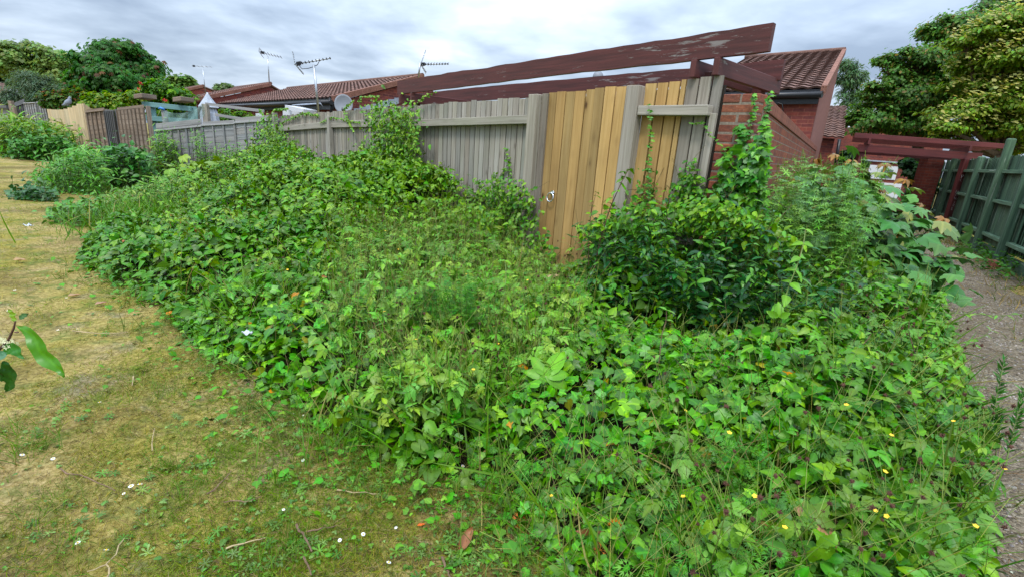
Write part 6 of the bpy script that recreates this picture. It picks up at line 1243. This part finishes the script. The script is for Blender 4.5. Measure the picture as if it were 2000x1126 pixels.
for pts, r, l, mt in (([(579, 1024), (597, 1050), (609, 1076)], .005, 'thick brown dead twig lying near the bottom of the lawn', 'twig'), ([(594, 1038), (632, 1030), (660, 1024)], .003, 'thin twig crossing the top of the thick brown twig', 'twig'), ([(594, 1088), (608, 1122)], .004, 'short twig below the thick brown twig', 'twig'), ([(140, 645), (190, 650), (250, 648)], .004, 'long pale twig on the lawn right of the dogwood branch', 'straw'),
                       ([(408, 963), (430, 945), (452, 918)], .0035, 'dark twig slanting across the middle of the lower lawn', 'twig'), ([(115, 914), (170, 932), (225, 957)], .003, 'long thin twig among grass at lower left', 'twig'), ([(864, 1086), (870, 1108), (882, 1130)], .005, 'brown twig at the bottom edge of the lawn', 'twig'), ([(210, 1130), (211, 1100), (243, 1050)], .003, 'pale forked stalk at the bottom left', 'straw'), ([(211, 1100), (170, 1115)], .0025, 'side branch of dry stalk at the bottom left', 'straw'),
                       ([(443, 1070), (485, 1058), (520, 1048)], .003, 'pale straight stick left of the thick brown twig', 'straw'), ([(660, 956), (700, 960), (740, 963)], .0025, 'thin pale stick near the middle of the lawn', 'straw'), ([(440, 978), (480, 978), (510, 968)], .0025, 'curved thin twig near lawn centre', 'twig'), ([(997, 1030), (1000, 1070), (998, 1100)], .003, 'reddish twig left of the last daisies', 'redstem'), ([(260, 735), (258, 752)], .004, 'stubby pale twig end on the mid lawn', 'straw'), ([(300, 880), (302, 835)], .0025, 'upright dry stalk in moss', 'straw')): twig(pts, r, l, mt)
def deadleaf(u, v, s_, ang, label, col=(0.34, 0.15, 0.07), z=0.012, curl=0.9, tm=None):
    lb = LB(); c = atz(u, v, z); lb.add(tm or strip([(0, 0.03), (0.2, 0.16), (0.45, 0.2), (0.75, 0.13), (1, 0)], 0.9, -0.25, 0.04), c, np.array([[0.1, -0.3, 1.0]]), np.array([[math.cos(ang), math.sin(ang), 0.1]]), s_, np.array([col]), 0.1)
    tag(lb.build('dead_leaf', M['leaf'], origin=c), label, 'dead leaf', 'dead leaves')
deadleaf(897, 1078, 0.10, 1.2, 'long curled red-brown dead leaf on the lower lawn', (0.23, 0.115, 0.065))
deadleaf(25, 508, 0.13, 0.0, 'tan dead leaf far out on the left lawn', (0.33, 0.23, 0.13)); deadleaf(132, 578, 0.09, 0.3, 'tan dead leaf on the lawn above the dogwood branch', (0.3, 0.2, 0.12)); deadleaf(185, 594, 0.08, 0.4, 'pinkish dead leaf on the lawn left of the brambles', (0.3, 0.19, 0.13))
deadleaf(815, 1025, 0.03, 0.2, 'tiny orange dead leaf near the middle of the lower lawn', (0.5, 0.13, 0.05)); deadleaf(985, 1010, 0.05, 1.0, 'dark red-brown dead leaf by the daisies', (0.22, 0.06, 0.03)); deadleaf(1590, 1030, 0.13, 0.4, 'large brown lobed dead leaf caught in the weeds at lower right', (0.36, 0.22, 0.13), 0.26, 0.5, SYC); deadleaf(1062, 545, 0.16, 0.4, 'pale dead leaf in the hollow before the gate', (0.5, 0.38, 0.25), 0.25)
def litter(u, v, w, label, z=0.03):
    c = atz(u, v, z); m = MB(); n = 7; g = [[c + np.array([(i / n - 0.5) * w, (j / n - 0.5) * w * 0.7, w * 0.13 * (math.sin(i * 1.1 + j * 0.8) + math.cos(j * 1.3 - i * 0.7)) + w * 0.12 * math.sin(i * 2.9) * math.sin(j * 2.3)]) for j in range(n + 1)] for i in range(n + 1)]
    for i in range(n):
        for j in range(n): m.face([g[i][j], g[i + 1][j], g[i + 1][j + 1], g[i][j + 1]], [(0, 0)] * 4)
    o = m.build('litter', M['plastic']); o.modifiers.new('th', 'SOLIDIFY').thickness = 0.002; tag(o, label, 'litter')
litter(345, 583, 0.055, 'crumpled white plastic scrap at the edge of the brambles', 0.06); litter(482, 648, 0.05, 'crumpled silvery wrapper lying on the ivy', 0.24); litter(55, 440, 0.09, 'flat pale scrap lying on the lawn at far left', 0.0); litter(1985, 935, 0.025, 'small white scrap on the gravel path', 0.0)
# ================================================================== trees, shrubs and distant weeds
def pal(c, **k): return lambda n: cvar(n, c, **k)
def tree(name, label, cat, base, Y, blobs, n, tmpl, size, colf, trunk=0.12, flat=1.0, clumps=26, extra=None, group=None, mat='leaf_tree', up=0.5):
    """blobs: (u, v, radius in photo px, depth offset); crown leaves gather in clumps round each blob"""
    gp = atY(base[0], base[1], Y); root = np.array([gp[0], Y, 0.0]); h = thing(name, root, label, cat, group); lb = LB(); m = MB(); tot = sum(b[2] ** 2 for b in blobs)
    cs = [(atY(u, v, Y + dy), r * (Y + dy) / F_PX) for u, v, r, dy in blobs]; ctr = np.mean([c for c, _ in cs], 0); low = min(c[2] - r for c, r in cs)
    fork = np.array([root[0] * 0.6 + ctr[0] * 0.4, root[1] * 0.7 + ctr[1] * 0.3, max(0.4, low + 0.25)]); m.tube([root, (root + fork) / 2 + [0.04, 0.02, 0], fork], [trunk, trunk * 0.8, trunk * 0.65], 8)
    lim = MB()
    for (c, r), b in zip(cs, blobs):
        mid = (fork + c) / 2 + rng.normal(0, 0.08 * r + 0.02, 3); lim.tube([fork, mid, c], [trunk * 0.5, trunk * 0.32, trunk * 0.15], 6)
        for _ in range(5):
            d = rdir(1)[0]; lim.tube([c - (c - mid) * 0.2, c + d * r * 0.45, c + d * r * 0.85 + UP * 0.05], [trunk * 0.16, trunk * 0.1, trunk * 0.04], 5)
        k = int(n * b[2] ** 2 / tot); cd = rdir(clumps); cd[:, 2] = cd[:, 2] * 0.9 + 0.12; rad_ = rng.uniform(0.45, 1.0, clumps)[:, None]; cc = c + cd * rad_ * r * [1, 1, flat]; w = rng.uniform(0.12, 0.30, clumps) * r
        i = rng.integers(0, clumps, k); off = rng.normal(0, 1, (k, 3)) * w[i][:, None] * [1, 1, 0.62 * max(flat, 0.5)]; pos = cc[i] + off
        tint = rng.uniform(0.8, 1.2, (clumps, 1))[i]; col = colf(k) * tint
        nn = nz(cd[i] * 0.5 + off / (np.linalg.norm(off, axis=1, keepdims=True) + 1e-6) * 0.3 + np.array([0, 0, up + 0.3]) + rng.normal(0, 0.35, (k, 3))); tip = nz(off + cd[i] * 0.3) + rng.normal(0, 0.5, (k, 3)) - UP * 0.4
        lb.add(tmpl, pos, nn, tip, size * rng.uniform(0.6, 1.3, k), col)
        if extra: extra(h, c, r, cc, w, flat)
    m.build('trunk', M['bark'], h, weld=False); lim.build('limbs', M['bark'], h, weld=False); lb.build('crown', M[mat], h); return h
# left side
tree('horse_chestnut', 'round dark green tree with reddish-brown flower spikes behind the left fences', 'tree', (226, 260), 24, [(228, 118, 36, 0), (268, 130, 34, 0.5), (190, 130, 33, -0.4), (172, 160, 32, 0), (225, 165, 40, -0.8), (282, 165, 26, 0), (155, 150, 17, 0.3), (248, 92, 18, 0.2), (205, 192, 30, -0.5), (304, 142, 10, 0), (250, 190, 26, -.3)], 22000, CHEST, 0.17, lambda n: cvar(n, (0.06, 0.15, 0.035), 0.6, 1.4, 0.14, (0.14, 0.07, 0.035), 0.06), 0.18, 0.95, 20)
tree('lime_tree', 'pale green loose treetop at the far left edge', 'tree', (60, 240), 48, [(20, 115, 34, 0), (70, 115, 30, 1), (110, 118, 28, 0), (0, 100, 22, 0), (50, 140, 40, 2), (100, 145, 32, 1), (128, 150, 22, 0)], 17000, QUAD, 0.28, pal((0.22, 0.31, 0.11), lo=0.6, hi=1.3), 0.25, 0.8, 20)
tree('dark_tree', 'dark green bushy tree at the left edge above the far roof', 'tree', (8, 240), 52, [(0, 145, 26, 0), (22, 150, 18, 0)], 2200, QUAD, 0.4, pal((0.045, 0.11, 0.04)), 0.2, 0.9)
tree('willow_shrub', 'grey-green willowy shrub behind the dark lap fence at far left', 'shrub', (70, 250), 30, [(60, 165, 26, 0), (90, 170, 30, 0), (40, 190, 26, 0.5), (85, 195, 26, -0.4), (115, 180, 24, 0), (20, 200, 20, 0)], 9000, LANCE, 0.24, pal((0.10, 0.155, 0.085), lo=0.6, hi=1.3), 0.12, 0.9)
tree('garden_shrub', 'olive green shrub with reddish tips just behind the pale fence corner', 'shrub', (115, 260), 21, [(110, 195, 18, 0), (130, 200, 20, 0), (95, 200, 12, 0), (155, 195, 20, 0.5)], 2800, OVATE, 0.15, lambda n: cvar(n, (0.075, 0.14, 0.03), 0.6, 1.3, 0.12, (0.22, 0.09, 0.05), 0.12), 0.06)
tree('garden_shrub', 'bright yellow-green shrub above the brown lap panels', 'shrub', (220, 260), 18, [(185, 208, 20, 0), (215, 205, 18, -0.3), (240, 200, 18, 0), (262, 190, 14, 0), (240, 215, 10, -0.6), (205, 222, 14, 0.2)], 3800, OVATE, 0.13, lambda n: cvar(n, (0.12, 0.22, 0.035), 0.6, 1.3, 0.12, (0.25, 0.29, 0.06), 0.25), 0.06)
tree('garden_shrub', 'leafy green shrub behind the teal frame', 'shrub', (325, 260), 19, [(310, 175, 22, 0), (340, 180, 22, 0), (295, 190, 20, 0.4), (330, 200, 22, 0), (362, 192, 16, 0), (315, 225, 20, 0.2), (350, 225, 18, 0.3)], 4200, OVATE, 0.15, lambda n: cvar(n, (0.075, 0.18, 0.03), 0.6, 1.35, 0.12, LIME, 0.3), 0.07)
tree('birch_tree', 'pale distant treetop behind the far brick gables', 'tree', (350, 220), 46, [(345, 165, 16, 0), (365, 163, 14, 0), (335, 172, 14, 1), (380, 172, 10, 1)], 2200, QUAD, 0.34, pal((0.12, 0.20, 0.055)), 0.15)
tree('birch_tree', 'distant wispy treetop just over the far gable ridge', 'tree', (440, 220), 60, [(425, 172, 9, 0), (440, 170, 8, 0), (452, 174, 7, 1)], 500, QUAD, 0.3, pal((0.12, 0.18, 0.07)), 0.15)
tree('garden_shrub', 'green garden plants seen under the grey rail behind the parasol', 'shrub', (450, 260), 15.5, [(440, 230, 14, 0), (465, 232, 14, 0), (490, 235, 12, 0)], 1200, OVATE, 0.10, pal((0.10, 0.20, 0.04)), 0.03)
rs = thing('rose', atY(268, 175, 18.5), 'red garden roses on a tall stem behind the teal frame', 'flower'); m = MB()
for u, v in ((272, 161), (276, 164), (271, 174), (324, 197), (320, 195)):
    c = atY(u, v, 18.4)
    for _ in range(14): d = rdir(1)[0] * 0.055; e = np.cross(d, rdir(1)[0]); m.face([c + d * 0.3 - e * 0.5, c + d * 0.3 + e * 0.5, c + d + e * 0.4, c + d - e * 0.4], [(0, 0)] * 4)
m.build('blooms', plain('red_petal', (0.55, 0.05, 0.035), 0.6), rs, weld=False); m = MB(); m.tube([[rs.location[0], rs.location[1], 0], atY(272, 174, 18.4)], 0.015, 6); m.tube([[rs.location[0], rs.location[1], .6], atY(322, 198, 18.4)], 0.012, 6); m.build('stems', M['stem'], rs)
# right side
def cream(frac, sz):
    def f(h, c, r, cc, w, flat):
        lb = f.lb; k = int(frac * r * r) + 3
        for _ in range(k):
            d = rdir(1)[0]; d[2] = abs(d[2]) * 1.2 - 0.15; d[1] = d[1] * 0.7 - 0.25; d = nrm(d); q = c + d * r * np.array([1.08, 1.08, flat * 1.35]) * rng.uniform(0.92, 1.08)
            lb.add(FLOWER, q, upish(1, 0.25, (0, -0.35, 0)), horiz(1), sz * rng.uniform(0.6, 1.2), cvar(1, (0.50, 0.49, 0.22), 0.8, 1.15, 0.05))
    f.lb = LB(); return f
FLOWER = fan([(0, 0.5), (0.3, 0.42), (0.52, 0.2), (0.45, -0.1), (0.55, -0.35), (0.2, -0.5)], (0, 0), -0.35, 0.25)
ex = cream(260, 0.10)
ht = tree('dogwood_tree', 'spreading tree in cream flower, with tiered boughs, above the walkway canopy at right', 'tree', (1960, 330), 15.5, [(1880, 232, 46, 0), (1930, 205, 50, 0), (1980, 190, 60, -0.3), (1900, 175, 40, 0.6), (1960, 120, 60, 0.2), (1900, 130, 40, 0.8), (2010, 110, 70, 0), (1935, 70, 50, 0.4), (2000, 45, 60, 0.4), (1985, 245, 40, -0.4), (2050, 180, 70, 0), (1845, 250, 26, -0.2), (1940, 250, 36, 0), (1890, 85, 30, 0.6), (1930, 285, 26, 0.3), (1985, 290, 30, 0.2), (2040, 280, 40, 0.3), (1870, 280, 20, 0.2), (1905, 245, 42, 0.8), (1965, 262, 40, 0.8), (2005, 235, 50, 0.8), (1860, 262, 30, 0.8), (1920, 150, 50, 1.2)], 48000, OVATE, 0.105, lambda n: cvar(n, (0.18, 0.28, 0.06), 0.5, 1.4, 0.12, (0.25, 0.28, 0.07), 0.15), 0.22, 0.5, 14, ex)
ex.lb.build('flower_heads', M['leaf_tree'], ht)
tree('evergreen_tree', 'dense dark green tree with bronze young tips between the house gable and the flowering tree', 'tree', (1800, 330), 18.5, [(1720, 220, 42, 0), (1770, 190, 50, 0), (1830, 200, 50, 0.4), (1790, 130, 46, 0.3), (1840, 110, 50, 0.5), (1740, 150, 30, 0.2), (1870, 60, 46, 0.6), (1715, 180, 24, 0), (1680, 240, 30, 0.3), (1760, 245, 34, -0.3), (1820, 250, 30, 0), (1725, 120, 18, 0.4), (1830, 60, 26, 0.5), (1915, 30, 34, 0.8), (1850, 165, 50, 0)], 44000, OVATE, 0.12, lambda n: cvar(n, (0.11, 0.21, 0.055), 0.5, 1.4, 0.12, (0.26, 0.2, 0.08), 0.1), 0.25, 0.75, 16)
tree('ash_tree', 'taller thin-leaved tree rising behind the flowering tree at the top right corner', 'tree', (1980, 330), 24, [(1955, 8, 24, 0), (1985, -10, 40, 0), (2030, -20, 50, 0)], 4200, LANCE, 0.24, pal((0.06, 0.12, 0.04)), 0.2, 0.9)
tree('silver_birch', 'pale feathery birch behind the ridge of the near right house', 'tree', (1665, 330), 38, [(1660, 128, 16, 0), (1655, 155, 18, 0), (1672, 150, 14, 0), (1665, 180, 22, 0), (1658, 205, 20, 0), (1690, 200, 12, 0)], 3600, LANCE, 0.36, pal((0.10, 0.17, 0.085)), 0.12)
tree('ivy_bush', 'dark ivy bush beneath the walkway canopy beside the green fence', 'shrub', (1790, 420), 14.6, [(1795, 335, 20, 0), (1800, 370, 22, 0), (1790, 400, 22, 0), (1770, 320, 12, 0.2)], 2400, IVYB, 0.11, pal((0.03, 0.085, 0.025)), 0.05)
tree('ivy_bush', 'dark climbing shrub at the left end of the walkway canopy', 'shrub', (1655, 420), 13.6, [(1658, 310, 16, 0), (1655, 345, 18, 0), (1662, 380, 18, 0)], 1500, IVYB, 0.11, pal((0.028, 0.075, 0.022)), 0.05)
tree('hedge_plant', 'green garden bush beside the white door, seen under the walkway canopy', 'shrub', (1682, 420), 21, [(1683, 320, 12, 0), (1684, 345, 12, 0)], 700, OVATE, 0.12, pal((0.09, 0.18, 0.04)), 0.04)
# distant weeds on the left
def clump(name, label, poly, Y, dY, n, tmpl, size, colf, kind='stuff', cat='weeds', up=0.4):
    q = poly_px(poly, n); n = len(q); q = q + rng.normal(0, 1, (n, 2)) * np.where(rng.random((n, 1)) < 0.3, 13, 4); yy = Y + rng.uniform(0, dY, n); pos = np.array([atY(u, v, y) for (u, v), y in zip(q, yy)]); pos[:, 2] = np.maximum(pos[:, 2], 0.02); lb = LB(); tip = rng.normal(0, 0.6, (n, 3)) + UP * up
    lb.add(tmpl, pos, upish(n, 0.5, (0, -0.3, 0)), tip, size * rng.uniform(0.5, 1.3, n), colf(n), rng.uniform(0, 0.4, n))
    bx_ = np.array([atz(u, max(p[1] for p in poly), 0) for u, v in q[:n // 8]]); st_ = pos[:len(bx_)]; lb.stems(np.stack([st_ * [1, 1, 0], st_ * [1, 1, 0.5] + rng.normal(0, 0.02, st_.shape), st_], 1), 0.005, cvar(len(st_), (0.10, 0.13, 0.05)))
    tag(lb.build(name, M['leaf']), label, cat, kind=kind)
clump('far_weeds', 'bright tall weeds and grass below the far left fences', [(-20, 232), (40, 238), (90, 245), (140, 255), (150, 285), (110, 300), (40, 308), (-20, 312)], 15.5, 3.5, 5200, LANCE, 0.26, lambda n: cvar(n, (0.12, 0.235, 0.04), 0.5, 1.3, 0.12, (0.22, 0.27, 0.06), 0.25), up=0.8)
clump('far_brambles', 'darker bramble clump at the edge of the far left grass', [(20, 275), (80, 268), (145, 280), (150, 298), (90, 306), (20, 308)], 15.0, 0.8, 1500, OVATE, 0.14, pal((0.07, 0.175, 0.04)))
clump('willowherb', 'bright leafy willowherb clump on the left, beside the fence path', [(70, 340), (110, 310), (150, 288), (200, 300), (205, 340), (220, 365), (190, 400), (120, 395), (75, 370)], 9.0, 2.6, 4200, LANCE, 0.15, lambda n: cvar(n, (0.085, 0.215, 0.04), 0.55, 1.3, 0.1, (0.15, 0.27, 0.06), 0.2), up=0.7)
clump('far_brambles', 'dark bramble clump at the foot of the tall weathered panel', [(170, 320), (200, 295), (250, 290), (285, 300), (300, 335), (270, 370), (200, 370)], 10.2, 1.6, 2600, OVATE, 0.12, pal((0.065, 0.165, 0.04), lo=0.5, hi=1.4))
clump('dark_weeds', 'low dark patch of weeds on the left lawn', [(20, 380), (60, 368), (110, 385), (100, 398), (30, 398)], 8.0, 0.8, 700, OVATE, 0.09, pal((0.05, 0.12, 0.04)))
clump('feathery_weeds', 'feathery bright weeds against the lap fence at left', [(300, 290), (305, 262), (320, 258), (345, 290), (345, 335), (290, 345)], 11.9, 0.5, 1300, LANCE, 0.12, pal((0.12, 0.235, 0.05)), up=0.9)
clump('feathery_weeds', 'thin tall weeds in front of the lap fence below the parasol', [(372, 255), (390, 262), (400, 300), (470, 285), (480, 320), (390, 330)], 11.8, 0.4, 900, LANCE, 0.10, pal((0.11, 0.23, 0.05)), up=0.9)
clump('edge_weeds', 'mixed weeds along the left edge of the brambles', [(205, 385), (300, 350), (380, 345), (330, 420), (240, 440), (190, 430)], 7.2, 1.6, 2600, LANCE, 0.11, lambda n: cvar(n, (0.10, 0.215, 0.04), 0.55, 1.3, 0.1, (0.2, 0.26, 0.07), 0.2), up=0.8)
clump('edge_weeds', 'ragged low weeds around the left lawn edge', [(120, 395), (200, 390), (230, 430), (190, 470), (110, 450), (90, 425)], 6.3, 1.2, 1000, OVATE, 0.07, pal((0.085, 0.19, 0.04)))
